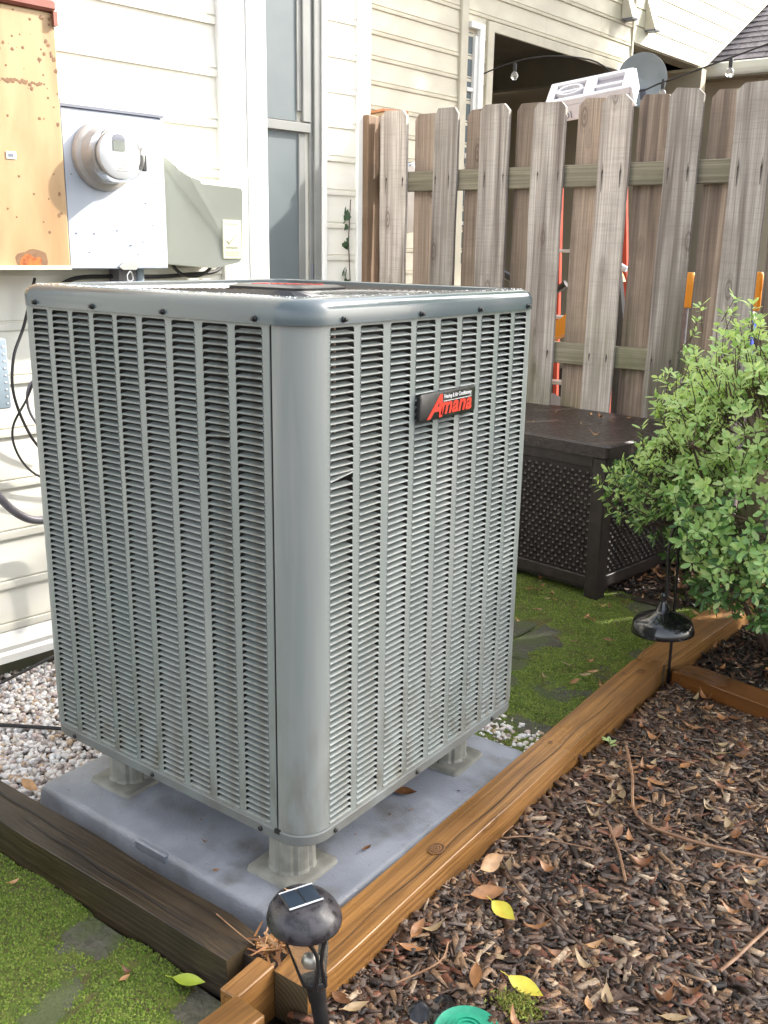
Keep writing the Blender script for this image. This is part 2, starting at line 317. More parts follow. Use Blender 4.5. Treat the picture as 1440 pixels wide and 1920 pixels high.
M['orange'] = mat('red_fibreglass_rail', (.40, .055, .03), (.33, .045, .025), 8, rough=.45)
M['ladderwhite'] = mat('pale_ladder_plastic', (.66, .65, .68), (.58, .57, .6), 8, rough=.4)
M['ladderdark'] = mat('mauve_grey_ladder_plastic', (.27, .24, .26), rough=.5)
M['dish'] = mat('blue_grey_dish', (.36, .40, .43), (.32, .36, .39), 6, rough=.4)
M['toy'] = mat('orange_yellow_plastic', (.62, .25, .015), rough=.35)
M['blue'] = mat('blue_plastic', (.03, .06, .42), rough=.35)
M['tarp'] = mat('pale_grey_plastic_sheet', (.42, .42, .45), (.3, .3, .33), 9, rough=.4)
M['greenlid'] = mat('green_valve_lid', (.015, .30, .17), (.012, .24, .14), 40, rough=.5, bump=.4, bscale=90)
M['bag'] = mat('black_plastic_bag', (.01, .01, .011), rough=.14, bump=2., bscale=40)
M['cedar'] = mat('cedar_box', (.36, .15, .06), (.28, .11, .045), 12, (1, 6, 1), rough=.7)
M['cedarpale'] = mat('pale_box_wood', (.38, .29, .17), (.3, .22, .13), 12, rough=.7)
M['bark'] = mat('tree_bark', (.08, .06, .045), (.045, .035, .028), 12, (1, 1, .3), rough=.9, bump=2.)
M['bulb'] = mat('clear_bulb_glass', (.95, .95, .95), rough=.02, trans=.9)
M['copper'] = mat('dull_copper', (.30, .22, .18), rough=.4, metal=.6)

def endrings(name):
    mt = bpy.data.materials.new(name); mt.use_nodes = True; n = mt.node_tree; L = n.links; b = n.nodes['Principled BSDF']; b.inputs['Roughness'].default_value = .6
    tc = n.nodes.new('ShaderNodeTexCoord'); mp = n.nodes.new('ShaderNodeMapping'); mp.inputs['Location'].default_value = (.015, 0, .012); L.new(tc.outputs['Object'], mp.inputs[0])
    wv = n.nodes.new('ShaderNodeTexWave'); wv.wave_type = 'RINGS'; wv.rings_direction = 'Y'; wv.inputs['Scale'].default_value = 34; wv.inputs['Distortion'].default_value = 1.6; wv.inputs['Detail'].default_value = 3; wv.inputs['Detail Scale'].default_value = 1.2; L.new(mp.outputs[0], wv.inputs[0])
    x = n.nodes.new('ShaderNodeMix'); x.data_type = 'RGBA'; x.inputs[6].default_value = (.055, .042, .022, 1); x.inputs[7].default_value = (.115, .082, .042, 1); L.new(wv.outputs[0], x.inputs[0]); L.new(x.outputs[2], b.inputs['Base Color']); return mt
M['ringed'] = endrings('ringed_end_grain')


GZ = -.20
# ------------------------------------------------------------------ ground
g = MB(); g.box(-30, 30, -30, 60, -1.2, -.245); o = g.build('ground', M['earth'], kind='structure')

# patio pavers (left foreground and behind), each its own stone
patio = thing('patio', '', '', (0, 0, GZ), kind='structure')
pv = {}
def paver(cx, cy, sx, sy, rz=0., dz=0.):
    k = (round(sx, 2), round(sy, 2))
    if k not in pv:
        b = MB(); b.box(-sx / 2, sx / 2, -sy / 2, sy / 2, -.05, 0, bev=.005); o = b.build('paver', M['concrete'], patio); o.location = (cx, cy, dz); o.rotation_euler = (random.uniform(-.01, .01), random.uniform(-.01, .01), rz); pv[k] = o
    else: o = share(pv[k], 'paver', patio, (cx, cy, dz), (random.uniform(-.012, .012), random.uniform(-.012, .012), rz))
for i in range(5):
    for j in range(4):
        paver(-.038 - i * .275, -.335 - j * .285, .266, .276, R(-1), random.uniform(-.003, .003))
for i in range(4):
    for j in range(5):
        paver(-.19 - i * .405, 1.10 + j * .405, .39, .39, R(-4), random.uniform(-.005, .003))

def mossfield(name, x0, x1, y0, y1, mask, ntuft, step=.011):
    nx = int((x1 - x0) / step); ny = int((y1 - y0) / step); V = []; Z = {}
    for j in range(ny + 1):
        for i in range(nx + 1):
            x = x0 + i * step; y = y0 + j * step; mk = mask(x, y)
            V.append((x, y, GZ - .006 + .014 * max(-.4, min(1, mk)) + .003 * fbm(x, y, 60, 3.) * (1 if mk > 0 else .3)))
    V = np.array(V); I = np.arange((nx + 1) * (ny + 1)).reshape(ny + 1, nx + 1)
    F = np.stack([I[:-1, :-1], I[:-1, 1:], I[1:, 1:], I[1:, :-1]], -1).reshape(-1, 4)
    P = []; mi = []
    while len(P) < ntuft:
        x = random.uniform(x0, x1); y = random.uniform(y0, y1); mk = mask(x, y)
        if mk > random.uniform(.15, .9):
            P.append((x, y, GZ - .006 + .014 * min(1, mk)))
    P = np.array(P); n = len(P)
    s = np.stack([rng.uniform(.0013, .0030, n)] * 2 + [rng.uniform(.0025, .006, n)], 1)
    V2, F2 = scatter([(-1, -.6, 0), (1, -.6, 0), (0, 1.1, 0), (0, 0, 1.)], [(0, 1, 3), (1, 2, 3), (2, 0, 3)], P, s, rotmats(n, .5))
    fromnp(name, V, F, M['moss'], smooth=True, kind='stuff')
    mi = np.repeat(rng.choice(3, n, p=[.5, .25, .25]), 3)
    fromnp(name, V2, F2, [M['moss1'], M['moss2'], M['moss3']], mi, kind='stuff')
def maskA(x, y):
    seam = min(abs((x + .1755 + .1375) % .275 - .1375), abs((y + .1925 + .1425) % .285 - .1425))
    return fbm(x, y, 4.2, 5.) * 1.3 + 1.25 - .7 * max(0, 1 - seam / .009) - (.35 if y > -.27 else 0) - max(0, (y + .24)) * 3 - max(0, x + .1) * 4
def maskB(x, y): return fbm(x, y, 3.6, 11.) * 1.5 + .45 + (.25 if y > 1.35 else 0) - .5 * max(0, x + .05) * 6
mossfield('moss', -1.25, .04, -.86, -.195, maskA, 90000)
mossfield('moss', -1.0, .03, .80, 2.5, maskB, 60000, .016)

# gravel by the house: pebbles
gb = MB(); gb.box(-1.6, -.02, -.1, .98, -.26, -.212); gb.build('gravel_bed', M['earth'], kind='structure')
ico = [(0, 0, 1), (.894, 0, .447), (.276, .851, .447), (-.724, .526, .447), (-.724, -.526, .447), (.276, -.851, .447), (.724, .526, -.447), (-.276, .851, -.447), (-.894, 0, -.447), (-.276, -.851, -.447), (.724, -.526, -.447), (0, 0, -1)]
icof = [(0, 1, 2), (0, 2, 3), (0, 3, 4), (0, 4, 5), (0, 5, 1), (1, 6, 2), (2, 7, 3), (3, 8, 4), (4, 9, 5), (5, 10, 1), (6, 7, 2), (7, 8, 3), (8, 9, 4), (9, 10, 5), (10, 6, 1), (11, 7, 6), (11, 8, 7), (11, 9, 8), (11, 10, 9), (11, 6, 10)]
def pebbles(n, reg, z):
    P = np.stack([rng.uniform(reg[0], reg[1], n), rng.uniform(reg[2], reg[3], n), rng.uniform(z[0], z[1], n)], 1)
    s = rng.uniform(.0048, .0100, n)[:, None] * np.stack([rng.uniform(.9, 1.35, n), rng.uniform(.7, 1.1, n), rng.uniform(.5, .85, n)], 1)
    V, F = scatter(ico, icof, P, s, rotmats(n, .5), .09)
    fromnp('gravel', V, F, pebm, np.repeat(rng.choice(6, n, p=[.33, .2, .08, .25, .06, .08]), 20), smooth=True, kind='stuff')
pebbles(10500, (-1.42, -.70, -.12, .8), (-.212, -.192)); pebbles(1300, (-.75, .03, .745, .95), (-.207, -.196))

# mulch bed, front right, and the darker bed behind the cross timber
def mh(x, y): return -.186 + .012 * fbm(x, y, 5., 2.) + .006 * fbm(x, y, 16., 7.) + .012 * max(0, min(1, (x - .2) / .6))
def grid_sheet(name, x0, x1, y0, y1, hf, step, mt):
    nx = int((x1 - x0) / step); ny = int((y1 - y0) / step)
    V = np.array([(x0 + i * step, y0 + j * step, hf(x0 + i * step, y0 + j * step)) for j in range(ny + 1) for i in range(nx + 1)])
    I = np.arange((nx + 1) * (ny + 1)).reshape(ny + 1, nx + 1); F = np.stack([I[:-1, :-1], I[:-1, 1:], I[1:, 1:], I[1:, :-1]], -1).reshape(-1, 4)
    return fromnp(name, V, F, mt, smooth=True, kind='structure')
grid_sheet('mulch_bed', .12, 2.6, -1.6, 3.0, lambda x, y: mh(x, y) - .006, .025, M['earth'])
grid_sheet('leaf_litter_bed', -.9, .10, 2.0, 3.4, lambda x, y: -.193, .2, M['earth'])
chipbase = [(-1, -1, -1), (1, -.8, -1), (.9, 1, -1), (-.9, .7, -1), (-.9, -.8, 1), (1, -1, .8), (1, .8, 1), (-1, .9, .7)]
chipf = [(0, 3, 2, 1), (4, 5, 6, 7), (0, 1, 5, 4), (1, 2, 6, 5), (2, 3, 7, 6), (3, 0, 4, 7)]
def chips(n, reg, probs, lmul=1., tilt=.33, zb=(.0, .009)):
    x = rng.uniform(reg[0], reg[1], n); y = rng.uniform(reg[2], reg[3], n)
    z = np.array([mh(a, b) for a, b in zip(x, y)]) + rng.uniform(zb[0], zb[1], n)
    ln = np.clip(rng.lognormal(np.log(.0068 * lmul), .55, n), .002, .028)
    s = np.stack([ln, np.clip(ln * rng.uniform(.10, .42, n), .0007, .0065), rng.uniform(.0006, .0018, n)], 1)
    V, F = scatter(chipbase, chipf, np.stack([x, y, z], 1), s, rotmats(n, tilt), .05)
    fromnp('bark_mulch', V, F, chipm, np.repeat(rng.choice(8, n, p=probs), 6), kind='stuff')
chips(34000, (.14, .95, -.35, 1.42), [.15, .2, .23, .17, .1, .08, .03, .04], 1.15)
chips(9000, (.95, 1.8, -.9, 1.42), [.20, .24, .22, .14, .08, .06, .02, .04], 1.5)
chips(26000, (.14, .85, -.3, 1.4), [.16, .2, .22, .16, .08, .12, .03, .03], .45, .4, (.004, .012))
chips(8500, (.14, .9, -.3, 1.4), [.0, .10, .2, .2, .18, .2, .06, .06], 2.2, .2, (.008, .013))
chips(7000, (.14, .9, 1.45, 2.5), [.3, .3, .18, .08, .03, .06, .01, .04], 1.5)
chips(2500, (-.75, .09, 2.05, 2.55), [.2, .25, .2, .1, .05, .12, .03, .05], 1.5)
exec_later = []

# ------------------------------------------------------------------ timbers
def timber(name, label, L, w_, h_, mt, loc, rz, axis='y', wob=.002, endm=None, bev=.0014):
    b = MB(); n = 26; rings = []
    for i in range(n + 1):
        t = L * i / n; e = .006 if i in (0, n) else 0
        ring = []
        for (u, v) in ((bev, 0), (w_ - bev, 0), (w_, bev), (w_, h_ - bev), (w_ - bev, h_), (bev, h_), (0, h_ - bev), (0, bev)):
            uu = min(max(u, e), w_ - e); vv = min(max(v, e), h_ - e)
            du = wob * fbm(t * 3 + u * 9, v * 9, 1., L); dv = wob * fbm(t * 3, u * 7, 1., L + 4)
            ring.append((uu + du, t, vv + dv) if axis == 'y' else (t, uu + du, vv + dv))
        rings.append(ring)
    if axis == 'x': rings = [list(reversed(r)) for r in rings]
    b.loft(rings, True, True)
    b.mi[-1] = b.mi[-2] = 1
    b.T = None
    o = b.build(name, [mt, endm or M['endgrain']], smooth=True, flat_angle=35); o.location = loc; o.rotation_euler = (0, 0, rz); FR[o.name] = Matrix.Translation(loc) @ Matrix.Rotation(rz, 4, 'Z')
    tag(o, label, 'timber'); return o
T1 = timber('landscape_timber', 'long orange-brown landscape timber running between the concrete pad and the mulch', 1.555, .080, .10, M['timber'], (.068, -.160, -.22), R(1.2), endm=M['ringed'])
T2 = timber('landscape_timber', 'shaded brown timber running on under the bush behind the black hook lamp', 1.35, .10, .10, M['timber'], (.024, 1.395, -.226), R(-4))
T3 = timber('landscape_timber', 'reddish brown wet timber crossing the mulch bed beside the black hook lamp', 1.6, .088, .085, M['timberx'], (.14, 1.375, -.218), R(-13), 'x')
T4 = timber('landscape_timber', 'dark weathered mossy timber lying between the pad and the mossy pavers', 1.75, .085, .095, M['timberdark'], (-1.75, -.198, -.215), R(0.), 'x', .005)
# crack along the top of the long timber: a narrow recessed groove strip
def crack(parent, pts, wd, mt=None):
    b = MB(); L_ = []; R_ = []
    for i, (x, y, z) in enumerate(pts):
        t = i / (len(pts) - 1); ww = wd * math.sin(math.pi * min(1, max(.02, t))) ** .5
        L_.append((x - ww / 2, y, z)); R_.append((x + ww / 2, y, z))
    b.loft([L_, R_], closed=False); return b.build('drying_crack', mt or M['blackmatte'], parent)
def knot(parent, x, y, z_, rx, ry, seed):
    b = MB(); fr = [1., .82, .62, .45, .3, .16]; n = 22; rings = []
    for i, q_ in enumerate(fr):
        rings.append([(x + rx * q_ * (1 + .12 * mnoise.noise(Vector((math.cos(2 * math.pi * k / n) * 1.3 + seed, math.sin(2 * math.pi * k / n) * 1.3, 0)))) * math.cos(2 * math.pi * k / n), y + ry * q_ * math.sin(2 * math.pi * k / n), z_ + (.0004 if i % 2 else -.0001) * (i > 0)) for k in range(n)])
    for i in range(len(rings) - 1): b.loft([rings[i], rings[i + 1]], mi=i % 2)
    b.f.append(tuple(range(len(b.v) - n, len(b.v)))); b.mi.append(1); b.build('knot', [M['knotlight'], M['knotdark']], parent)
M['knotlight'] = mat('knot_ring_light', (.24, .11, .035), (.17, .075, .025), 90, rough=.5); M['knotdark'] = mat('knot_ring_dark', (.10, .045, .018), (.07, .03, .012), 90, rough=.5)
knot(T1, .042, .42, .1022, .015, .021, 1.); knot(T1, .050, 1.44, .1022, .011, .017, 4.); knot(T1, .018, 1.40, .1022, .006, .008, 7.); knot(T1, .03, .93, .1022, .005, .007, 3.)
crack(T1, [(.055 + .003 * math.sin(i * .7), .02 + i * .03, .1012) for i in range(44)], .0018)
b = MB()
for (x0, y0, x1, y1) in ((.2, .055, .8, .03), (.75, .06, 1.35, .05), (1.1, .03, 1.7, .022), (.1, .03, .5, .02)):
    n = 16; A = []; B = []
    for i in range(n + 1):
        t = i / n; x = x0 + (x1 - x0) * t; y = y0 + (y1 - y0) * t + .002 * math.sin(i * 1.3); ww = .002 * math.sin(math.pi * t + .01)
        A.append((x, y - ww, .0965 + .004 * fbm(x * 3, y * 7, 1., 5.75))); B.append((x, y + ww, .0965 + .004 * fbm(x * 3, y * 7, 1., 5.75)))
    b.loft([B, A], closed=False)
b.build('drying_crack', M['blackmatte'], T4)

# corner blocks
def block(label, cx, cy, L, w_, h_, rz, z, mt, ends=None):
    b = MB(); b.box(-w_ / 2, w_ / 2, -L / 2, L / 2, 0, h_, bev=.002)
    # end cap faces take the end-grain material
    for k, q in enumerate(b.f):
        ys = [b.v[i][1] for i in q]
        if max(ys) - min(ys) < .001 and abs(ys[0]) > L / 2 - .008: b.mi[k] = 1
    o = b.build('timber_block', [mt, ends or mt], smooth=True, flat_angle=30); o.location = (cx, cy, z); o.rotation_euler = (0, 0, rz); tag(o, label, 'timber'); return o

# ------------------------------------------------------------------ concrete pad and risers
padb = MB()
def rsq(x0, x1, y0, y1, r, z, n=6):
    pts = []
    for (cx, cy, a0) in ((x1 - r, y0 + r, -90), (x1 - r, y1 - r, 0), (x0 + r, y1 - r, 90), (x0 + r, y0 + r, 180)):
        for k in range(n + 1):
            a = R(a0 + 90 * k / n); pts.append((cx + r * math.cos(a), cy + r * math.sin(a), z))
    return pts
PX0, PX1, PY0, PY1 = -.722, .042, -.05, .735
padb.loft([rsq(PX0 - .012, PX1, PY0 - .012, PY1, .02, -.215), rsq(PX0 - .004, PX1, PY0 - .004, PY1, .02, -.152), rsq(PX0 + .002, PX1 - .004, PY0 + .002, PY1 - .004, .02, -.143), rsq(PX0 + .012, PX1 - .014, PY0 + .012, PY1 - .014, .02, -.14)], True, True)
pad = padb.build('equipment_pad', M['pad'], smooth=True, flat_angle=50); tag(pad, 'blue-grey square plastic-topped equipment pad under the air conditioner', 'equipment pad')
bb = MB(); bb.box(-.40, -.31, PY0 - .006, PY0 + .006, -.160, -.1395, bev=.003); bb.build('clip_lip', M['pad'], pad)
RS = [(-.100, .074, 'front', 'ribbed grey riser foot nearest the solar light, under the air conditioner'),
      (-.588, .088, 'left', 'ribbed grey riser foot at the gravel end of the pad'),
      (-.093, .592, 'right', 'ribbed grey riser foot beside the orange timber, farthest along the pad'),
      (-.588, .592, 'back', 'ribbed grey riser foot in the dark at the wall side of the pad')]
for cx, cy, nm, lb in RS:
    t = thing('riser_foot', lb, 'riser', (cx, cy, -.14), R(2), group='riser feet under the air conditioner')
    b = MB(); b.loft([rsq(-.064, .064, -.064, .064, .012, 0), rsq(-.062, .062, -.062, .062, .012, .007), rsq(-.057, .057, -.057, .057, .012, .010)], False, True); b.build('base_plate', M['riser'], t, smooth=True)
    b = MB(); n = 40; rr = []
    for z, sc in ((.010, 1.06), (.016, 1.0), (.108, .97)):
        rr.append([(.044 * sc * (1 - (.09 if (k % 5 == 0) else 0)) * math.cos(2 * math.pi * k / n), .044 * sc * (1 - (.09 if (k % 5 == 0) else 0)) * math.sin(2 * math.pi * k / n), z) for k in range(n)])
    b.loft(rr, False, True); b.build('ribbed_column', M['riser'], t)

# ------------------------------------------------------------------ air conditioner
W = .737
ac = thing('air_conditioner', 'large grey-green louvred outdoor air conditioning unit standing on the pad', 'air conditioner', (-.37, .37, -.032))
PI_ = .01178; Z0 = .867; NR = 74
Lc = [(-.688, -.641), (-.626, -.577), (-.565, -.516), (-.503, -.448), (-.437, -.384), (-.369, -.309), (-.293, -.237), (-.219, -.16), (-.144, -.084)]
Rc = [(.063, .123), (.14, .201), (.221, .281), (.296, .355), (.372, .427), (.443, .496), (.512, .561), (.578, .625), (.639, .686)]
SH = .0088
def panel(name, cols, a0, a1, F, right):
    b = MB(); n = F(0, 0, 1) - F(0, 0, 0)
    def q(A0, A1, z0, z1, d=0.):
        vs = [F(A0, z0, d), F(A1, z0, d), F(A1, z1, d), F(A0, z1, d)]; b.add(vs, [(0, 1, 2, 3)])
    zt = Z0 - 0.; zb = Z0 - NR * PI_
    q(a0, a1, zt, .874); q(a0, a1, -.012, zb)
    e = [a0] + [x for c in cols for x in c] + [a1]
    for k in range(0, len(e), 2): q(e[k], e[k + 1], zb, zt)
    for (c0, c1) in cols:
        for i in range(NR):
            z = Z0 - i * PI_; r = .0045
            for (c, s_) in ((c0, 1), (c1, -1)):
                arc = [F(c + s_ * r * (1 - math.sin(R(a))), z - r * (1 - math.cos(R(a))), 0) for a in (0, 30, 60, 90)]
                fan = [(0, k, k + 1) if s_ < 0 else (0, k + 1, k) for k in (1, 2, 3)]
                b.add([F(c, z, 0)] + arc, fan)
    return b.build(name, M['ac'], ac, world=True)
def bladegeo(wd, F0, c, z):
    """pressed blade: proud nose at the slot's lower edge, leaning inward at its top"""
    prof = [(-.0030, 0, 0), (-.0016, .0017, .0), (-.0002, .0008, .0004), (.0012, -.0050, .0014), (.0034, -.0125, .0030)]
    zb = z - SH; vs = []
    for dz, d, ins in prof: vs += [F0(c + ins, zb + dz, d), F0(c + wd - ins, zb + dz, d)]
    return vs, [(2 * i, 2 * i + 1, 2 * i + 3, 2 * i + 2) for i in range(4)]
FL = lambda a, z, d: Vector((a, -d, z)); FRr = lambda a, z, d: Vector((d, a, z))
panel('left_panel', Lc, -.695, -.0672, FL, False)
panel('right_panel', Rc, .0585, .695, FRr, True)
# blades: the 300 nearest are separate parts
wi = np.array(FR[ac.name].inverted())
def blades(cols, F0, near, pick):
    rest = MB()
    for ci, (c0, c1) in enumerate(cols):
        wd = c1 - c0; proto = None
        for i in range(NR):
            z = Z0 - i * PI_
            if pick(ci, i):
                if proto is None:
                    bb = MB(); vs, fs = bladegeo(wd, F0, 0, SH); bb.add(vs, fs); proto = bb.build('louver', M['ac'], None, smooth=True, flat_angle=60); proto.parent = ac; proto.location = F0(c0, z - SH, 0) - ac.location
                else: share(proto, 'louver', ac, F0(c0, z - SH, 0) - ac.location, (random.gauss(0, .006), random.gauss(0, .006), 0) if random.random() > .03 else (random.gauss(0, .05), random.gauss(0, .03), 0))
            else:
                vs, fs = bladegeo(wd, F0, c0, z); rest.add(vs, fs)
    rest.build('louver', M['ac'], ac, world=True, smooth=True, flat_angle=60, kind='stuff')
blades(Lc, FL, None, lambda c, i: c >= 7 and True)
blades(Rc, FRr, None, lambda c, i: c <= 1)
# rounded corner post with seam
def cornerarc(cx, cy, r, a0, a1, n=14): return [(cx + r * math.cos(R(a0 + (a1 - a0) * k / n)), cy + r * math.sin(R(a0 + (a1 - a0) * k / n))) for k in range(n + 1)]
pts = [(-.0645, .003), (-.0645, 0)] + cornerarc(-.058, .058, .058, -90, 0) + [(0, .0583)]
b = MB(); b.loft([[(x, y, -.010) for x, y in pts], [(x, y, .874) for x, y in pts]], closed=False); b.build('corner_panel', M['acpost'], ac, world=True, smooth=True)
b = MB()
p2 = [(-.695, 0)] + cornerarc(-W + .042, .042, .042, -90, -180) + [(-W, W - .042)] + cornerarc(-W + .042, W - .042, .042, 180, 90) + [(-.042, W)] + cornerarc(-.042, W - .042, .042, 90, 0) + [(0, .695)]
b.loft([[(x, y, .874) for x, y in p2], [(x, y, -.010) for x, y in p2]], closed=False); b.build('back_panel', M['ac'], ac, world=True, smooth=True)
# raised flange beside seam
b = MB(); b.box(-.0705, -.0672, -.0022, 0, -.004, .868, bev=.0008); b.build('seam_flange', M['ac'], ac, world=True)
b = MB(); b.loft([rsq(-W + .032, -.032, .032, W - .032, .04, -.02), rsq(-W + .032, -.032, .032, W - .032, .04, .87)], True, False)
b.build('condenser_coil', M['dark'], ac, world=True, smooth=True)
b = MB(); b.tube([(-.011, .095, .62), (-.011, .095, .875)], .0035, 8); b.v = [(x - .008, y, z_) for x, y, z_ in b.v]; b.build('sensor_tube', M['copper'], ac, world=True, smooth=True)
b = MB(); b.loft([rsq(-W - .001, .001, -.001, W + .001, .058, -.0105, 10), rsq(-W - .0035, .0035, -.0035, W + .0035, .06, -.0125, 10), rsq(-W - .0035, .0035, -.0035, W + .0035, .06, -.029, 10), rsq(-W - .001, .001, -.001, W + .001, .058, -.032, 10)], True, False)
b.build('base_pan', M['ac_base'], ac, world=True, smooth=True, flat_angle=30)
b = MB(); b.box(-.071, -.0595, -.0045, .002, -.0165, -.0085); b.build('seam_notch', M['blackmatte'], ac, world=True)
# cap
def ring(o_, z, r): return rsq(-W - o_, o_, -o_, W + o_, r, z, 12)
b = MB(); prof = [(.003, .8715, .058), (.0065, .872, .062), (.0068, .893, .062), (.005, .9, .062), (.0, .9065, .06), (-.008, .911, .056), (-.02, .9125, .05), (-.047, .9125, .04), (-.050, .911, .038), (-.051, .893, .038)]
b.loft([ring(*p) for p in prof]); b.build('top_cover', M['ac_cap'], ac, world=True, smooth=True, flat_angle=50)
b = MB(); b.loft([ring(-.05, .885, .04)], False, True); b.build('fan_cavity_floor', M['dark'], ac, world=True)
# grille: concentric wires, square at the edge and round inside, on radial ribs
b = MB()
def gr_pt(t, a):
    h = (W / 2 - .052) * t; ca, sa = math.cos(a), math.sin(a); p = 2 + 10 * t ** 1.5; rr = h / ((abs(ca) ** p + abs(sa) ** p) ** (1 / p)); return (-W / 2 + rr * ca, W / 2 + rr * sa)
for i in range(23):
    t = .22 + .78 * i / 22; n = 64; pp = [gr_pt(t, 2 * math.pi * k / n) for k in range(n)]
    z = .9035 + .003 * (1 - t); rr_ = .0019
    rings = [[(x, y, z + rr_) for x, y in pp], [(x + rr_ * (1 if x < -W / 2 else -1), y + rr_ * (1 if y < W / 2 else -1), z - rr_) for x, y in pp], [(x - rr_ * (1 if x < -W / 2 else -1), y - rr_ * (1 if y < W / 2 else -1), z - rr_) for x, y in pp]]
    b.loft([rings[0], rings[1], rings[2], rings[0]])
b.build('fan_guard_wire', M['wire'], ac, world=True, kind='stuff')
b = MB()
for k in range(24):
    a = 2 * math.pi * (k + .5) / 24; x0, y0 = gr_pt(.2, a); x1, y1 = gr_pt(1.02, a); b.tube([(x0, y0, .9035), (x1, y1, .9005)], .0025, 6)
b.build('fan_guard_rib', M['wire'], ac, world=True, kind='stuff')
b = MB()
cxp, cyp = -W / 2 + .0, W / 2
b.loft([rsq(cxp - .10, cxp + .10, cyp - .075, cyp + .075, .02, .904), rsq(cxp - .10, cxp + .10, cyp - .075, cyp + .075, .02, .912), rsq(cxp - .088, cxp + .088, cyp - .063, cyp + .063, .02, .916)], True, True)
plq = b.build('top_plaque', M['black'], ac, world=True, smooth=True, flat_angle=30)
tm = text_mesh('Amana', .05, .25, .0006, .0006); tm.transform(Matrix.Translation((-.068, -.015, .0)))
place_text(tm, 'plaque_lettering', M['red'], plq, FR[ac.name].inverted() @ Matrix.Translation((cxp, cyp, .9167)) @ Matrix.Rotation(R(38), 4, 'Z'))
# screws on the cover and the base
for (x, y, ax) in [(-.668, 0, 'l'), (-.495, 0, 'l'), (-.306, 0, 'l'), (-.093, 0, 'l'), (0, .088, 'r'), (0, .300, 'r'), (0, .493, 'r'), (0, .678, 'r')]:
    z = .8795; b = MB()
    if ax == 'l': b.lathe([(.0052, .0062), (.0050, .009), (.0034, .010), (.0034, .0135), (.002, .0142)], 10, (x, 0, z), 'y'); b.v = [(v[0], -v[1], v[2]) for v in b.v]; b.f = [tuple(reversed(q)) for q in b.f]
    else: b.lathe([(.0052, .0062), (.0050, .009), (.0034, .010), (.0034, .0135), (.002, .0142)], 10, (0, y, z), 'x')
    b.build('screw', M['screw'], ac, world=True, smooth=True)
for (x, y, ax) in [(-.105, 0, 'l'), (-.40, 0, 'l'), (-.65, 0, 'l'), (0, .075, 'r'), (0, .33, 'r'), (0, .62, 'r')]:
    b = MB(); z = -.0215
    if ax == 'l': b.lathe([(.0048, .003), (.0046, .006), (.003, .0075)], 10, (x, 0, z), 'y'); b.v = [(v[0], -v[1], v[2]) for v in b.v]; b.f = [tuple(reversed(q)) for q in b.f]
    else: b.lathe([(.0048, .003), (.0046, .006), (.003, .0075)], 10, (0, y, z), 'x')
    b.build('screw', M['screw'], ac, world=True, smooth=True)
# badge
b = MB(); ra = .007
def rrect(y0, y1, z0, z1, r, x): return [(x, p[0], p[1]) for p in [(q_[0], q_[1]) for q_ in rsq(y0, y1, z0, z1, r, 0)]]
b.loft([rrect(.297, .482, .689, .739, ra, .004), rrect(.297, .482, .689, .739, ra, .0105), rrect(.299, .480, .691, .737, ra, .0115)], False, True)
badge = b.build('name_badge', M['black'], ac, world=True, smooth=True, flat_angle=30)
TM = FR[ac.name].inverted() @ Matrix(((0, 0, 1, .0118), (1, 0, 0, 0), (0, 1, 0, 0), (0, 0, 0, 1)))
def bt(txt, y0, y1, z0, z1, sh, mt, bold=0., sp=1., nm='lettering'):
    """text stretched to fill a box on the badge face"""
    tm = text_mesh(txt, .04, sh, .0004, bold, sp); xs = [v.co.x for v in tm.vertices]; ys = [v.co.y for v in tm.vertices]
    tm.transform(Matrix.Translation((y0, z0, 0)) @ Matrix.Diagonal(((y1 - y0) / (max(xs) - min(xs)), (z1 - z0) / (max(ys) - min(ys)), 1, 1)) @ Matrix.Translation((-min(xs), -min(ys), 0))); place_text(tm, nm, mt, badge, TM)
bt('A', .318, .368, .692, .734, .45, M['red'], .0012)
bt('mana', .362, .468, .6955, .7185, .30, M['red'], .0011, 1.04)
bt('Heating & Air Conditioning', .373, .466, .7225, .7325, .12, M['whiteink'], .0003, 1.05)
b = MB(); b.box(.0116, .0121, .372, .467, .7196, .7206); b.build('underline', M['whiteink'], badge, world=True)

# ------------------------------------------------------------------ house
def sidecourse(b, s0, s1, z, h, dep=.013):
    """one dutch-lap course, in the wall frame: x along the wall, y into the wall, -y outward"""
    prof = [(0, z - .004), (-dep, z - .004), (-dep - .001, z + .001), (-dep - .001, z + .015), (-dep + .006, z + .0165), (-dep + .0055, z + .0195), (-dep + .0005, z + .022), (-.005, z + h - .0045), (0, z + h - .0045)]
    ring0 = [(s0, y, zz) for y, zz in prof]; ring1 = [(s1, y, zz) for y, zz in prof]
    b.loft([ring0, ring1], True, True)
def wallframe(name, lab, P, th):
    # local +x runs along the wall (away from the camera), local -y points outward
    return thing(name, lab, 'wall', (P[0], P[1], 0), R(90) - th)
TA, TB, TC = R(7), R(9), R(4)
wa = wallframe('house_wall', 'sunlit cream vinyl-sided house wall behind the meter boxes', (-1.36, .35), TA)
b = MB(); b.box(-2.2, .86, .001, .12, -.13, 3.3); b.build('wall_core', M['vinyl'], wa)
b = MB(); b.box(-2.2, .86, .012, .14, -.6, -.128); b.build('foundation', M['found'], wa)
for k in range(24):
    b = MB(); sidecourse(b, -2.2, .705, .07 + .14 * k, .14); b.build('siding_board', M['vinyl'], wa, smooth=True, flat_angle=25)
b = MB(); sidecourse(b, -2.2, .705, -.052, .122); b.build('siding_board', M['vinyl'], wa, smooth=True, flat_angle=25)
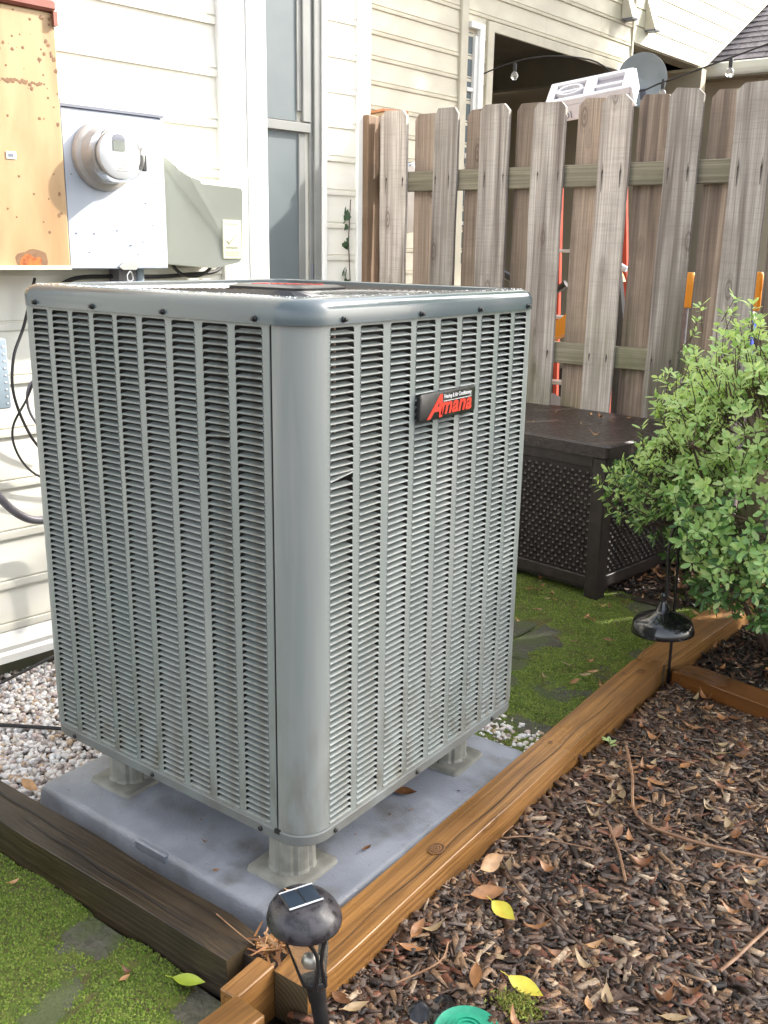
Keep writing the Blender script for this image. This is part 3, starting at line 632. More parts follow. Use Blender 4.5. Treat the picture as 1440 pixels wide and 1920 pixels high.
b = MB(); b.prism([(0, -.143), (-.028, -.143), (-.030, -.12), (-.022, -.112), (-.026, -.098), (-.017, -.070), (-.014, -.060), (0, -.058)], -2.2, .86, 'x'); b.build('bottom_trim', M['trim'], wa, smooth=True, flat_angle=25)
b = MB(); b.box(.705, .802, -.026, 0, -.057, 3.3, bev=.003); b.build('corner_board', M['trim'], wa)
b = MB(); b.box(.8035, .88, -.029, .6, -.057, 3.3, bev=.003); b.build('corner_board', M['trim'], wa)
# far recessed wall with window
wb = wallframe('house_wall', 'narrow strip of cream siding between the grey window and the fence', (-1.918, 2.29), TB)
b = MB(); b.box(-1.4, .255, .001, .12, -.3, 3.5); b.build('wall_core', M['vinyl'], wb)
for k in range(27):
    z = -.18 + .14 * k - .0
    b = MB(); sidecourse(b, .006, .187, z, .14); b.build('siding_board', M['vinyl'], wb, smooth=True, flat_angle=25)
    if k > 22: break
for k in range(4):
    b = MB(); sidecourse(b, -1.4, -.62, .0 + .14 * k, .14); b.build('siding_board', M['vinyl'], wb, smooth=True, flat_angle=25)
b = MB(); b.box(.188, .262, -.024, .3, -.3, 3.5, bev=.003); b.build('corner_board', M['trim'], wb)
win = thing('house_window', 'tall grey double-hung window with an insect screen beside the white corner board', 'window', (-1.918, 2.29, .5), R(90) - TB)
b = MB(); b.box(-.022, .004, -.03, 0, -.2, 2.6, bev=.003); b.build('casing', M['trim'], win)
for nm, x0, x1, y0, y1, z0, z1, mt in (('jamb', -.062, -.0225, -.022, 0, -.2, 2.6, 'sash'), ('jamb', -.082, -.0625, -.012, 0, -.2, 2.6, 'sash'),
                                       ('upper_sash_stile', -.125, -.083, -.024, -.004, 1.0, 2.6, 'sash'), ('upper_sash_stile', -.150, -.1255, -.016, -.004, 1.04, 2.6, 'sash'), ('upper_sash_rail', -.6, -.083, -.024, -.004, .958, .995, 'sash'),
                                       ('lower_sash_stile', -.14, -.105, -.012, -.002, -.2, .955, 'sash')):
    b = MB(); b.box(x0, x1, y0, y1, z0, z1, bev=.002); b.build(nm, M[mt], win)
b = MB(); b.box(-.6, -.151, -.010, -.002, 1.0, 2.6); b.build('upper_screen', M['screen'], win)
b = MB(); b.box(-.6, -.1405, -.006, -.001, -.2, .955); b.build('lower_screen', M['screen'], win)
b = MB(); b.box(-.078, -.068, -.017, -.0125, .36, .42, bev=.001); b.build('latch', M['edgegrey'], win)

# neighbour house: tan siding, window, porch opening
wc = wallframe('neighbour_house', 'tan-sided neighbouring house with a dark porch opening behind the fence', (-2.91, 3.92), TC)
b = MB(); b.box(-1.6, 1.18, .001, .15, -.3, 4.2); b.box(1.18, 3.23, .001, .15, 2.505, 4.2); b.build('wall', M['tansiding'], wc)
z = 1.957 - .14 * 15
for k in range(32):
    zz = z + .14 * k
    if zz > 4.0: break
    for (s0, s1) in ((-1.6, .845), (.925, 1.15)):
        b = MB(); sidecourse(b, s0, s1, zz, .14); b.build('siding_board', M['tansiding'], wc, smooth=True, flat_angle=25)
    if zz > 2.5:
        cut = 1.9 if k % 2 else 2.7
        for (s0, s1) in ((1.15, cut), (cut + .002, 3.215)):
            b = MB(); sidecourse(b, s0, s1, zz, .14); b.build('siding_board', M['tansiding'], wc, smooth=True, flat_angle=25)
for (x0, x1, z0, z1) in ((.845, .925, -.3, 4.2), (1.15, 1.225, -.3, 2.50)):
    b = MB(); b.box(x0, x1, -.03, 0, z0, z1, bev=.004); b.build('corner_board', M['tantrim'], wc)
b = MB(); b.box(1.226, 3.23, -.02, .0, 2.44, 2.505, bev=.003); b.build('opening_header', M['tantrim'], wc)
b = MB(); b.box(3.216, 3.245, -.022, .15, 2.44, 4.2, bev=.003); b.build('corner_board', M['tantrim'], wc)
# porch interior
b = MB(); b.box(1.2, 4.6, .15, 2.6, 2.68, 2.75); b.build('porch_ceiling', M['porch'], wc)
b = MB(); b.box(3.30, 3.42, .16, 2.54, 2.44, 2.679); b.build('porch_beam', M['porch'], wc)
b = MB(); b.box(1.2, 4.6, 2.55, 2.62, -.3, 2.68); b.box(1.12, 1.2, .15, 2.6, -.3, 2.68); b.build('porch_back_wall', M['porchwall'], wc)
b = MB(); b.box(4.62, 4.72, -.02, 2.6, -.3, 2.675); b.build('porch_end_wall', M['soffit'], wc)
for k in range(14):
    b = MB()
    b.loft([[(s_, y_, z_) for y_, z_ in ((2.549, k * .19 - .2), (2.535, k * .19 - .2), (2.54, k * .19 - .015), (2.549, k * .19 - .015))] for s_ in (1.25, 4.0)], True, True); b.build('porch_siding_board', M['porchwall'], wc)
# small white window in the tan wall
nw = thing('neighbour_window', 'narrow white-framed window in the tan neighbouring wall above the fence', 'window', (-2.91 + .93 * math.sin(TC), 3.92 + .93 * math.cos(TC), 1.1), R(90) - TC)
for nm, x0, x1, y0, y1, z0, z1 in (('frame', .10, .155, -.05, 0, -.2, 1.32), ('frame', .065, .10, -.035, 0, -.2, 1.28), ('frame', 0.0, .155, -.05, 0, 1.32, 1.36), ('muntin', 0, .065, -.03, 0, .93, .955), ('meeting_rail', 0, .065, -.036, 0, .50, .535), ('muntin', 0, .065, -.03, 0, .06, .085), ('frame', .03, .0645, -.04, -.002, -.2, .50)):
    b = MB(); b.box(x0, x1, y0, y1, z0, z1, bev=.002); b.build(nm, M['trim'], nw)
b = MB(); b.box(0, .065, -.012, -.002, -.2, 1.3); b.build('pane', M['glass'], nw)

# cream gable storey continuing beyond the corner board, with brackets
wg = thing('gable_wall', 'bright cream-sided upper storey above the satellite dish', 'wall', (-2.91, 3.92, 0), R(90) - TC)
RK = .576
b = MB(); b.prism([(3.247, 2.70), (4.585, 2.70), (7.6, 4.43), (7.6, 4.6), (3.247, 4.6)], 0.001, .75, 'y'); b.build('wall_core', M['cream'], wg)
for k in range(14):
    zz = 2.691 + .135 * k; h = .135
    s1 = 4.585 + (zz - 2.691) / RK; s2 = s1 + h / RK
    prof = [(0, zz), (-.014, zz), (-.012, zz + h - .012), (-.004, zz + h - .004), (0, zz + h - .004)]
    b = MB(); b.loft([[(3.247, y, z_) for y, z_ in prof], [(s1 + (s2 - s1) * (z_ - zz) / h, y, z_) for y, z_ in prof]], True, True); b.build('siding_board', M['cream'], wg)
b = MB(); b.box(3.247, 4.585, .0, .745, 2.680, 2.6905); b.build('soffit', M['soffit'], wg)
b = MB(); b.loft([[(s_, -.03, z_ - .012), (s_ + .03, -.03, z_ - .03), (s_ + .03, .75, z_ - .03), (s_, .75, z_ - .012)] for s_, z_ in ((4.585, 2.691), (7.6, 4.43))], True, True); b.build('rake_trim', M['cream'], wg)
for (s_, zb_, lb) in ((3.06, 2.83, 'small tan wedge bracket on the tan wall left of the house corner'), (3.47, 2.81, 'small tan wedge bracket on the bright cream wall right of the house corner')):
    loc = Vector((-2.91 + s_ * math.sin(TC) + .016, 3.92 + s_ * math.cos(TC), zb_))
    t = thing('wall_bracket', lb, 'bracket', loc, R(90) - TC)
    b = MB(); b.loft([[(-.05, 0, 0), (.05, 0, 0), (.05, -.10, 0), (-.05, -.10, 0)], [(-.05, 0, .24), (.05, 0, .24), (.05, -.008, .24), (-.05, -.008, .24)]], False, True); b.build('wedge', M['tantrim'], t)
    b = MB(); b.box(-.047, .047, -.097, -.002, -.012, -.001); b.build('dark_underside', M['edgegrey'], t)
# rear wing: wall, gutter, shingled roof
wr = thing('rear_wing', 'tan rear wing with white gutter and purple-grey shingle roof', 'house', (-2.79, 9.02, .17))
b = MB(); b.box(-3.5, 6, .25, .4, -.3, 2.62); b.build('wall', M['soffit'], wr)
b = MB(); b.prism([(-.12, 2.51), (-.105, 2.49), (.02, 2.49), (.02, 2.61), (-.12, 2.61), (-.135, 2.6), (-.13, 2.54)], -.06, 6, 'x'); b.build('gutter', M['trim'], wr)
b = MB(); b.box(-.06, 6, .02, .25, 2.5, 2.512); b.build('soffit', M['soffit'], wr)
b = MB(); b.loft([[(-1.5, -.08, 2.60), (6, -.08, 2.60), (6, -.08, 2.61), (-1.5, -.08, 2.61)], [(-1.5, 4.0, 5.2), (6, 4.0, 5.2), (6, 4.0, 5.21), (-1.5, 4.0, 5.21)]], True, True); b.build('roof_deck', M['shingle'], wr)
b = MB(); b.box(-.14 * 1, .14, 0, .16, 0, .006); sh0 = None; cnt = 0
sl = math.atan2(2.6, 4.08); wl = []
for j in range(14):
    for i in range(14):
        x = -.55 + i * .16 + (.08 if j % 2 else 0); d = j * .125; y = -.09 + d * math.cos(sl); z_ = 2.618 + d * math.sin(sl)
        if sh0 is None:
            q_ = MB(); q_.loft([[(-.0775, 0, 0), (.0775, 0, 0), (.0775, 0, .010), (-.0775, 0, .010)], [(-.0775, .15, -.002), (.0775, .15, -.002), (.0775, .15, .002), (-.0775, .15, .002)]], True, True); sh0 = q_.build('shingle', M['shingle'], wr); sh0.location = (x, y, z_); sh0.rotation_euler = (sl, 0, 0)
        else: share(sh0, 'shingle', wr, (x, y, z_ + random.uniform(0, .003)), (sl, 0, 0))

# ------------------------------------------------------------------ utility boxes (wall A frame)
def onwall(s, out=0.): return Vector((-1.36 + s * math.sin(TA) + out * math.cos(TA), .35 + s * math.cos(TA) - out * math.sin(TA), 0))
def wthing(name, lab, cat, s, z, out=.016): 
    p = onwall(s, out); return thing(name, lab, cat, (p.x, p.y, z), R(90) - TA)
t = wthing('utility_cabinet', 'large tan steel cabinet with rust spots and a reddish top edge', 'cabinet', -.10, .925)
b = MB(); b.box(-.35, .198, -.185, 0, 0, .585, bev=.004); b.build('body', M['gold'], t)
b = MB(); b.box(-.352, .2, -.196, .0, .585, .612, bev=.006); b.box(.190, .2, -.196, -.178, .555, .586); b.build('top_edge', M['redtop'], t)
b = MB(); b.box(-.35, .198, -.188, -.1855, .0, .010); b.build('bottom_lip', M['comm'], t)
def blot(b, cx, cz, r_, y, n=14, seed=0, sq=1.):
    pts = []
    for k in range(n):
        a = 2 * math.pi * k / n; q_ = r_ * (1 + .45 * mnoise.noise(Vector((math.cos(a) * 1.5 + seed, math.sin(a) * 1.5, seed * .3)))); pts.append((cx + q_ * math.cos(a), y, max(.001, cz + q_ * sq * math.sin(a))))
    b.add([(cx, y - .0003, cz)] + pts, [(0, (k + 1) % n + 1, k + 1) for k in range(n)])
b = MB(); random.seed(3)
for k in range(60):
    sx = random.uniform(.0, .19); zz = random.uniform(.40, .575) if k < 42 else random.uniform(.08, .4)
    if k % 4 == 0: sx = random.uniform(.175, .195)
    blot(b, sx, zz, random.uniform(.0012, .0055), -.1853, 10, k * 1.7)
for k in range(26): blot(b, .01 + k * .006, .425 + random.gauss(0, .003), random.uniform(.002, .006), -.1853, 9, k * 2.3)
b.build('rust_spot', M['spot'], t, kind='stuff')
b = MB(); blot(b, .095, .012, .026, -.1855, 26, 5.); b.build('rust_patch', M['rust'], t)
b = MB(); blot(b, .095, .012, .042, -.1852, 26, 9., .8); b.build('rust_halo', M['spot'], t)
b = MB(); b.box(.052, .076, -.1868, -.1855, .252, .268); b.build('sticker', M['trim'], t)
b = MB(); b.box(.056, .069, -.1874, -.187, .256, .264); b.build('sticker_print', M['edgegrey'], t)
t = wthing('meter_box', 'pale blue-white steel meter box between the tan cabinet and the beige plastic box', 'meter box', .27, .925)
b = MB(); b.box(-.147, .148, -.135, 0, 0, .388, bev=.003); b.build('body', M['galv'], t)
b = MB(); b.box(-.1475, .1485, -.139, .0, .389, .396); b.box(-.149, -.1472, -.14, 0, -.002, .405); b.build('raised_edge', M['edgegrey'], t)
b = MB(); b.loft([[(x + .022, -.142, z_ + .006) for x, z_ in ((-.032, 0), (-.02, -.008), (.02, -.008), (.026, .002), (.02, .012), (-.02, .010))], [(x + .022, -.1355, z_ + .006) for x, z_ in ((-.032, 0), (-.02, -.008), (.02, -.008), (.026, .002), (.02, .012), (-.02, .010))]], True, True); b.build('hasp', M['steel'], t)
b = MB()
for k in range(5):
    a = 2 * math.pi * k / 5
b.tube([(.022 - .0, -.14, -.006), (.012, -.142, -.016), (.012, -.142, -.028), (.022, -.143, -.033), (.030, -.142, -.026), (.028, -.141, -.012), (.022, -.14, -.006)], .0022, 6); b.tube([(.014, -.143, -.03), (.018, -.145, -.055)], .005, 6); b.build('seal_lock', M['steel'], t, smooth=True)
b = MB(); random.seed(5)
for k in range(16):
    x = random.uniform(-.13, .13); zz = random.uniform(.02, .33); a = random.uniform(0, 3.1); l = random.uniform(.002, .005)
    b.box(x - .0009, x + l, -.1362, -.1352, zz, zz + l * .7)
b.build('dirt_fleck', M['edgegrey'], t, kind='stuff')
b = MB(); b.tube([(.10, -.06, -.09), (.10, -.06, 0)], .014, 12); b.build('conduit', M['bluegrey'], t, smooth=True)
b = MB(); b.box(.03, .085, -.07, -.02, -.05, -.001); b.build('connector_block', M['conduit'], t)
# meter
mt_ = wthing('electric_meter', 'round glass electric meter with a small display on the pale meter box', 'meter', .232, 1.205, .151)
b = MB(); b.lathe([(.083, 0), (.086, -.004), (.084, -.016), (.078, -.020), (.072, -.022)], 36, (0, 0, 0), 'y'); b.build('socket_ring', M['metergrey'], mt_, smooth=True)
b = MB(); b.lathe([(.072, -.020), (.070, -.03), (.066, -.05), (.063, -.058)], 36, (0, 0, 0), 'y', cap0=False, cap1=False); b.build('meter_base', M['metergrey'], mt_, smooth=True)
b = MB(); b.lathe([(.0605, -.058), (.0605, -.088), (.058, -.090)], 36, (0, 0, 0), 'y', cap0=True); b.build('meter_face', M['meterwhite'], mt_, smooth=True, flat_angle=40)
b = MB(); b.lathe([(.0665, -.05), (.0655, -.085), (.064, -.098), (.058, -.104), (.03, -.107), (.001, -.1075)], 36, (0, 0, 0), 'y', cap0=False); b.build('glass_cover', M['clear'], mt_, smooth=True)
b = MB(); b.box(-.022, .012, -.0935, -.0905, .008, .032); b.build('display', M['lcd'], mt_)
b = MB(); b.prism([(-.024, .033), (-.020, .044), (-.008, .049), (.006, .047), (.013, .040), (.014, .033)], -.0925, -.0905, 'y'); b.build('display_hood', M['edgegrey'], mt_)
b = MB()
for (x0, x1, z_) in ((.004, .022, -.014), (.008, .024, -.020), (.004, .02, -.026), (-.012, .020, -.040), (-.008, .010, -.034)): b.box(x0, x1, -.0912, -.0904, z_ - .0014, z_ + .0012)
b.build('print_line', M['metergrey'], mt_, kind='stuff')
b = MB(); b.lathe([(.064, -.060), (.066, -.064), (.066, -.068), (.064, -.070)], 36, (0, 0, 0), 'y', cap0=False, cap1=False); b.build('retaining_ring', M['metergrey'], mt_, smooth=True)
b = MB(); b.tube([(.050, -.085, .038), (.060, -.09, .022), (.066, -.08, .008), (.060, -.078, -.002)], [.004, .007, .006, .003], 8); b.build('ring_screw', M['steel'], mt_, smooth=True)
b = MB(); b.box(.060, .073, -.092, -.080, -.036, .004, bev=.002); b.build('seal_tag', M['black'], mt_)
# beige communications box
t = wthing('communications_box', 'beige plastic communications box with a curved swooping lid', 'utility box', .566, .935)
prof = [(-.125, .0), (-.125, .292), (-.112, .294), (-.100, .282), (-.086, .258), (-.070, .240), (-.045, .231), (.100, .226), (.106, .216), (.100, .02), (.088, .006), (.0, -.010)]
def cb(yo, ins=0.): return [(x * (1 - ins), yo(x), z_ * (1 - ins) + .002) for x, z_ in prof]
fr_ = lambda x: -.070 - .085 * (lambda u: u * u * (3 - 2 * u))(max(0, min(1, (x + .125) / .075)))
b = MB(); b.loft([cb(lambda x: 0.), cb(lambda x: -.06), cb(lambda x: fr_(x) + .012), cb(lambda x: fr_(x) + .003, .02), cb(fr_, .06)], True, True); b.build('body', M['comm'], t, smooth=True, flat_angle=28)
b = MB(); b.box(-.145, -.1255, -.05, 0, .0, .29, bev=.002); b.build('back_plate', M['comm'], t)
for z_ in (.205, .05):
    b = MB(); b.box(-.140, -.120, -.086, -.05, z_, z_ + .065, bev=.002); b.tube([(-.139, -.089, z_ - .01), (-.139, -.089, z_ + .075)], .003, 6); b.build('hinge', M['comm'], t)
rot = math.atan2(fr_(.10) - fr_(.04), .06)
lab = Matrix.Translation((.056, fr_(.078) - .0005, .0)) @ Matrix.Rotation(rot, 4, 'Z')
b = MB(); b.T = lab; b.box(-.032, .034, -.0022, .004, .018, .125, bev=.001); b.build('label_plate', M['commrec'], t)
TX = lab @ Matrix(((1, 0, 0, 0), (0, 0, -1, -.0028), (0, 1, 0, 0), (0, 0, 0, 1)))
b = MB(); b.T = lab; b.loft([[(x, -.0034, z_) for x, z_ in ((-.020, .070), (-.010, .058), (.016, .086), (-.010, .064))], [(x, -.002, z_) for x, z_ in ((-.020, .070), (-.010, .058), (.016, .086), (-.010, .064))]], True, True); b.build('check_mark', M['commprint'], t)
tm = text_mesh('verizon', .014, 0, .0002); tm.transform(Matrix.Translation((-.022, .046, 0))); place_text(tm, 'lettering', M['commprint'], t, TX)
b = MB(); b.T = lab
for (x0, x1, z_) in ((-.024, .024, .114), (-.026, .026, .036), (-.024, .026, .031), (-.022, .022, .026)): b.box(x0, x1, -.0027, -.0021, z_, z_ + .0018)
b.build('fine_print', M['commprint'], t, kind='stuff')
# small blue-grey disconnect box at the left edge
t = wthing('disconnect_box', 'small blue-grey electrical box on the siding at the left edge of the picture', 'electrical box', -.135, .575)
b = MB(); b.box(-.10, .10, -.075, 0, 0, .178, bev=.003); b.build('body', M['bluegrey'], t)
b = MB()
for k in range(9): b.box(.088, .0925, -.0762, -.075, .012 + k * .018, .016 + k * .018)
b.build('vent_mark', M['trim'], t, kind='stuff')
b = MB(); b.tube([(.06, -.04, -.05), (.06, -.04, 0)], .009, 8); b.build('cable_gland', M['blackmatte'], t, smooth=True)

# ------------------------------------------------------------------ cables
def cable(name, lab, pts, r, mt, cat='cable', n=8, sub=8):
    P = [Vector(p) for p in pts]; Q = []
    for i in range(len(P) - 1):
        p0 = P[max(i - 1, 0)]; p1 = P[i]; p2 = P[i + 1]; p3 = P[min(i + 2, len(P) - 1)]
        for k in range(sub):
            t_ = k / sub; Q.append(.5 * ((2 * p1) + (-p0 + p2) * t_ + (2 * p0 - 5 * p1 + 4 * p2 - p3) * t_ * t_ + (-p0 + 3 * p1 - 3 * p2 + p3) * t_ ** 3))
    Q.append(P[-1]); b = MB(); b.tube(Q, r, n); o = b.build(name, mt, smooth=True); tag(o, lab, cat); return o
def wp(s, z, out): v = onwall(s, out); return (v.x, v.y, z)
cable('flexible_conduit', 'thick grey flexible conduit sagging from the left edge behind the air conditioner', [wp(-.14, .575, .09), wp(-.15, .46, .10), wp(-.10, .36, .10), wp(-.04, .29, .10), wp(.03, .265, .10), wp(.18, .262, .10), wp(.40, .26, .2)], .011, M['conduit'], n=12)
cable('thin_cable', 'thin black cable hanging in a long bow down the siding', [wp(.075, .90, .05), wp(.035, .78, .05), wp(-.005, .70, .06), wp(-.012, .60, .06), wp(.03, .48, .06), wp(.09, .42, .06), wp(.2, .38, .06)], .004, M['blackmatte'])
cable('thin_cable', 'thin black cable crossing the bowed cable in a loop', [wp(.09, .72, .05), wp(.03, .60, .055), wp(-.02, .52, .055), wp(-.015, .45, .055), wp(.03, .385, .055), wp(.12, .34, .055)], .0032, M['blackmatte'])
cable('thin_cable', 'thin grey cable curving close beside the left edge of the air conditioner', [wp(.085, .66, .05), wp(.035, .62, .05), wp(.03, .56, .05), wp(.065, .50, .05), wp(.13, .46, .05)], .004, M['conduit'])
cable('black_cable', 'black cable running along the wall under the meter boxes', [wp(.12, .868, .05), wp(.19, .898, .05), wp(.30, .902, .05), wp(.45, .90, .04), wp(.55, .905, .04), wp(.66, .915, .04), wp(.70, .95, .03)], .006, M['blackmatte'])
cable('looped_cable', 'black cable looping below the beige communications box', [wp(.49, .95, .06), wp(.50, .925, .06), wp(.53, .905, .06), wp(.58, .902, .06), wp(.62, .92, .06), wp(.635, .95, .06)], .005, M['blackmatte'])
cable('ground_cable', 'black cable crossing the white gravel from the left edge', [(-1.32, -.06, -.180), (-1.15, .06, -.183), (-1.0, .16, -.186), (-.9, .22, -.186), (-.75, .33, -.188)], .005, M['blackmatte'])
cable('ground_cable', 'black cable running from the wall foot down across the gravel corner', [(-1.32, .62, -.14), (-1.30, .40, -.15), (-1.29, .2, -.168), (-1.29, .08, -.175), (-1.31, -.1, -.18)], .0045, M['blackmatte'])
t = thing('floor_box', 'low black plastic box on the gravel at the foot of the wall', 'box', (-1.2, .43, -.20), R(-10))
b = MB(); b.box(-.07, .07, -.06, .2, 0, .05, bev=.006); b.build('body', M['black'], t)
b = MB(); b.box(-.06, .06, -.05, .19, .0505, .058, bev=.003); b.build('lid', M['black'], t)

M['clear'].node_tree.nodes['Principled BSDF'].inputs['IOR'].default_value = 1.12; M['smoke'].node_tree.nodes['Principled BSDF'].inputs['IOR'].default_value = 1.08
# ------------------------------------------------------------------ fence
fn = thing('picket_fence', 'weathered grey-brown shadowbox picket fence with dog-eared boards', 'fence', (-1.0, 2.6, GZ))
def picket(x0, x1, y, zt, th=.016, seed=0, mt=None):
    random.seed(seed); w_ = x1 - x0; c = .026; b = MB(); H = zt - GZ
    n = 14; rings = []
    lean = random.uniform(-.009, .009)
    for i in range(n + 1):
        z_ = .0 + (H - c) * i / n; e0 = .0036 * fbm(z_ * 4, seed, 1., 1.) ; e1 = .0036 * fbm(z_ * 4, seed + 9, 1., 2.); yo = .003 * fbm(z_ * 1.5, seed * 3, 1., 5.)
        xl = x0 + e0 + lean * z_; xr = x1 + e1 + lean * z_
        rings.append([(xl, y + yo, z_), (xr, y + yo, z_), (xr, y + yo + th, z_), (xl, y + yo + th, z_)])
    xl, xr = rings[-1][0][0], rings[-1][1][0]; yy = rings[-1][0][1]
    j = random.uniform(-.003, .003)
    c0 = c * random.uniform(.6, 1.2); c1 = c * random.uniform(.7, 1.15); k_ = random.uniform(-.006, .004)
    rings.append([(xl + c0, yy, H + j), (xr - c1, yy, H + k_), (xr - c1, yy + th, H + k_), (xl + c0, yy + th, H + j)])
    b.loft([[(p[0] + 1.0, p[1] - 2.6, p[2]) for p in r] for r in rings], False, True)
    return b.build('picket', mt or M['fence'], fn)
fx = [(-1.80, -1.658), (-1.532, -1.413), (-1.284, -1.145), (-1.034, -.893), (-.753, -.628), (-.49, -.365), (-.232, -.100), (.03, .16), (.29, .42), (.55, .68), (.81, .94), (1.07, 1.2), (1.33, 1.46), (1.59, 1.72)]
tf = [1.577, 1.568, 1.568, 1.562, 1.563, 1.569, 1.570] + [1.566] * 7
bx_ = [(-1.927, -1.79), (-1.657, -1.525), (-1.397, -1.27), (-1.137, -1.01), (-.872, -.74), (-.614, -.48), (-.357, -.225), (-.09, .04), (.17, .30), (.41, .55), (.67, .81), (.93, 1.07), (1.19, 1.33), (1.45, 1.59)]
pk = []
for i, (x0, x1) in enumerate(fx): pk.append(picket(x0, x1, 2.564, tf[i], seed=i + 1))
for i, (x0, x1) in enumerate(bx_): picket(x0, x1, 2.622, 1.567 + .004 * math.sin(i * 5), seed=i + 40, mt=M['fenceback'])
for (z0, z1) in ((1.238, 1.322), (.539, .625), (-.12, -.03)):
    b = MB(); b.box(-1.83 + 1, 1.75 + 1, 2.583 - 2.6, 2.620 - 2.6, z0 - GZ, z1 - GZ, bev=.003); b.build('rail', M['fencerail'], fn)
b = MB(); b.box(-1.925 + 1, -1.832 + 1, 2.50 - 2.6, 2.59 - 2.6, 0, 1.562 - GZ, bev=.005); post = b.build('post', M['fencepost'], fn, smooth=True, flat_angle=30)
b = MB(); b.lathe([(.008, -.1025), (.006, -.1035)], 12, (-.90, 0, 1.53 - GZ), 'y'); b.build('knot_hole', M['blackmatte'], post)
b = MB(); n = 16; b.tube([(-.875 + .009 * math.cos(2 * math.pi * k / n), -.06, 1.575 - GZ + .009 * math.sin(2 * math.pi * k / n)) for k in range(n + 1)], .0015, 5); b.build('eye_hook', M['screw'], post)
b = MB()
for (x0, x1) in fx[:7]:
    for zc in (1.29, .585):
        for xx in (x0 + .025, x1 - .025): b.box(xx - .0022 + 1, xx + .0022 + 1, -.0385, -.0345, zc - .005 - GZ, zc + .006 - GZ)
b.build('nail_head', M['blackmatte'], fn, kind='stuff')
M['stain'] = mat('iron_nail_stain', (.05, .038, .032), (.09, .07, .06), 90, rough=.85)
b = MB(); random.seed(77)
for (x0, x1) in fx[:7]:
    for zc in (1.29, .585):
        for xx in (x0 + .025, x1 - .025):
            l = random.uniform(.02, .075); ww = random.uniform(.0015, .0035); y_ = -.0391 - .0008
            b.add([(xx + 1 - ww, y_, zc - GZ), (xx + 1 + ww, y_, zc - GZ), (xx + 1 + ww * .3, y_, zc - l - GZ), (xx + 1 - ww * .3, y_, zc - l - GZ)], [(0, 3, 2, 1)])
            l *= .6; b.add([(xx + 1 - ww * .6, y_, zc - GZ), (xx + 1 + ww * .6, y_, zc - GZ), (xx + 1, y_, zc + l - GZ)], [(0, 1, 2)])
b.build('nail_stain', M['stain'], fn, kind='stuff')

# ivy leaves at the wall by the post
def ivyleaf(sz):
    p = [(0, -.5), (.3, -.45), (.55, -.1), (.35, .1), (.25, .25), (0, .7), (-.25, .25), (-.35, .1), (-.55, -.1), (-.3, -.45)]
    b = MB(); b.add([(0, -.004, 0)] + [(x * sz, .003 * (i % 2), z_ * sz) for i, (x, z_) in enumerate(p)], [(0, i + 1, (i + 1) % 10 + 1) for i in range(10)]); return b
iv = thing('ivy_vine', 'dark ivy with a few leaves climbing beside the fence post', 'ivy', (-1.868, 2.425, .80))
random.seed(11); b = MB(); b.tube([(.01, 0, -.5), (.0, .0, .05), (-.015, .005, .22), (.0, 0, .40)], .0025, 5); b.build('stem', M['stem'], iv)
for (dx, dz, sz) in ((-.03, .35, .05), (-.005, .33, .045), (-.035, .31, .04), (-.01, .28, .03), (-.03, .215, .035), (-.012, .20, .035), (-.0, .225, .03), (-.03, .085, .04), (-.008, .075, .05), (-.032, .05, .045), (-.015, .03, .05), (-.02, -.01, .04), (.0, -.03, .03), (-.02, -.06, .035)):
    q_ = ivyleaf(sz); o = q_.build('leaf', M['ivy'], iv); o.location = (dx, -.02, dz); o.rotation_euler = (random.uniform(-.5, .2), random.uniform(-2.8, 2.8), random.uniform(-.6, .6))

# ------------------------------------------------------------------ wicker deck box
db = thing('deck_box', 'dark brown resin wicker storage box standing against the fence', 'storage box', (-.330, 1.905, GZ), R(-8))
BW, BD, BH = .95, .60, .515   # local: x from -BW to 0, y from 0 to BD
b = MB(); b.box(-BW + .02, -.02, .02, BD - .02, .03, BH - .01); b.build('inner_shell', M['wicker'], db)
for (x0, x1, y0, y1) in ((-.055, 0, 0, .055), (-BW, -BW + .055, 0, .055), (-.055, 0, BD - .055, BD), (-BW, -BW + .055, BD - .055, BD)):
    b = MB(); b.box(x0, x1, y0, y1, 0, BH, bev=.004); b.build('corner_post', M['wicker'], db)
for (x0, x1, y0, y1, z0, z1) in ((-BW + .056, -.056, .004, .02, .045, .085), (-BW + .056, -.056, .004, .02, BH - .04, BH), (-.02, -.004, .056, BD - .056, .045, .085), (-.02, -.004, .056, BD - .056, BH - .04, BH)):
    b = MB(); b.box(x0, x1, y0, y1, z0, z1, bev=.002); b.build('rail', M['wicker'], db)
def weave(face):
    b = MB(); p = .0155; Ln = (BW if face == 'f' else BD) - .112; Hn = BH - .128
    nx = int(Ln / p); nz = int(Hn / p)
    def P(a, z_, d): return (-.056 - a, .013 - d, .086 + z_) if face == 'f' else (-.013 + d, .056 + a, .086 + z_)
    for j in range(nz):
        for i in range(nx):
            a0 = i * p; z0 = j * p; odd = (i + j) % 2
            if odd: A = [(a0 + .001, z0 + .003, 0), (a0 + p * .5, z0 + .003, .0034), (a0 + p - .001, z0 + .003, 0)]; A2 = [(a_, z0 + p - .003, d_) for a_, _, d_ in A]
            else: A = [(a0 + .003, z0 + .001, 0), (a0 + .003, z0 + p * .5, .0034), (a0 + .003, z0 + p - .001, 0)]; A2 = [(a0 + p - .003, z_, d_) for _, z_, d_ in A]
            vs = [P(*v) for v in A] + [P(*v) for v in A2]
            b.add(vs, [(0, 1, 4, 3), (1, 2, 5, 4)])
    return b.build('wicker_weave', M['wicker'], db, kind='stuff')
weave('f'); weave('s')
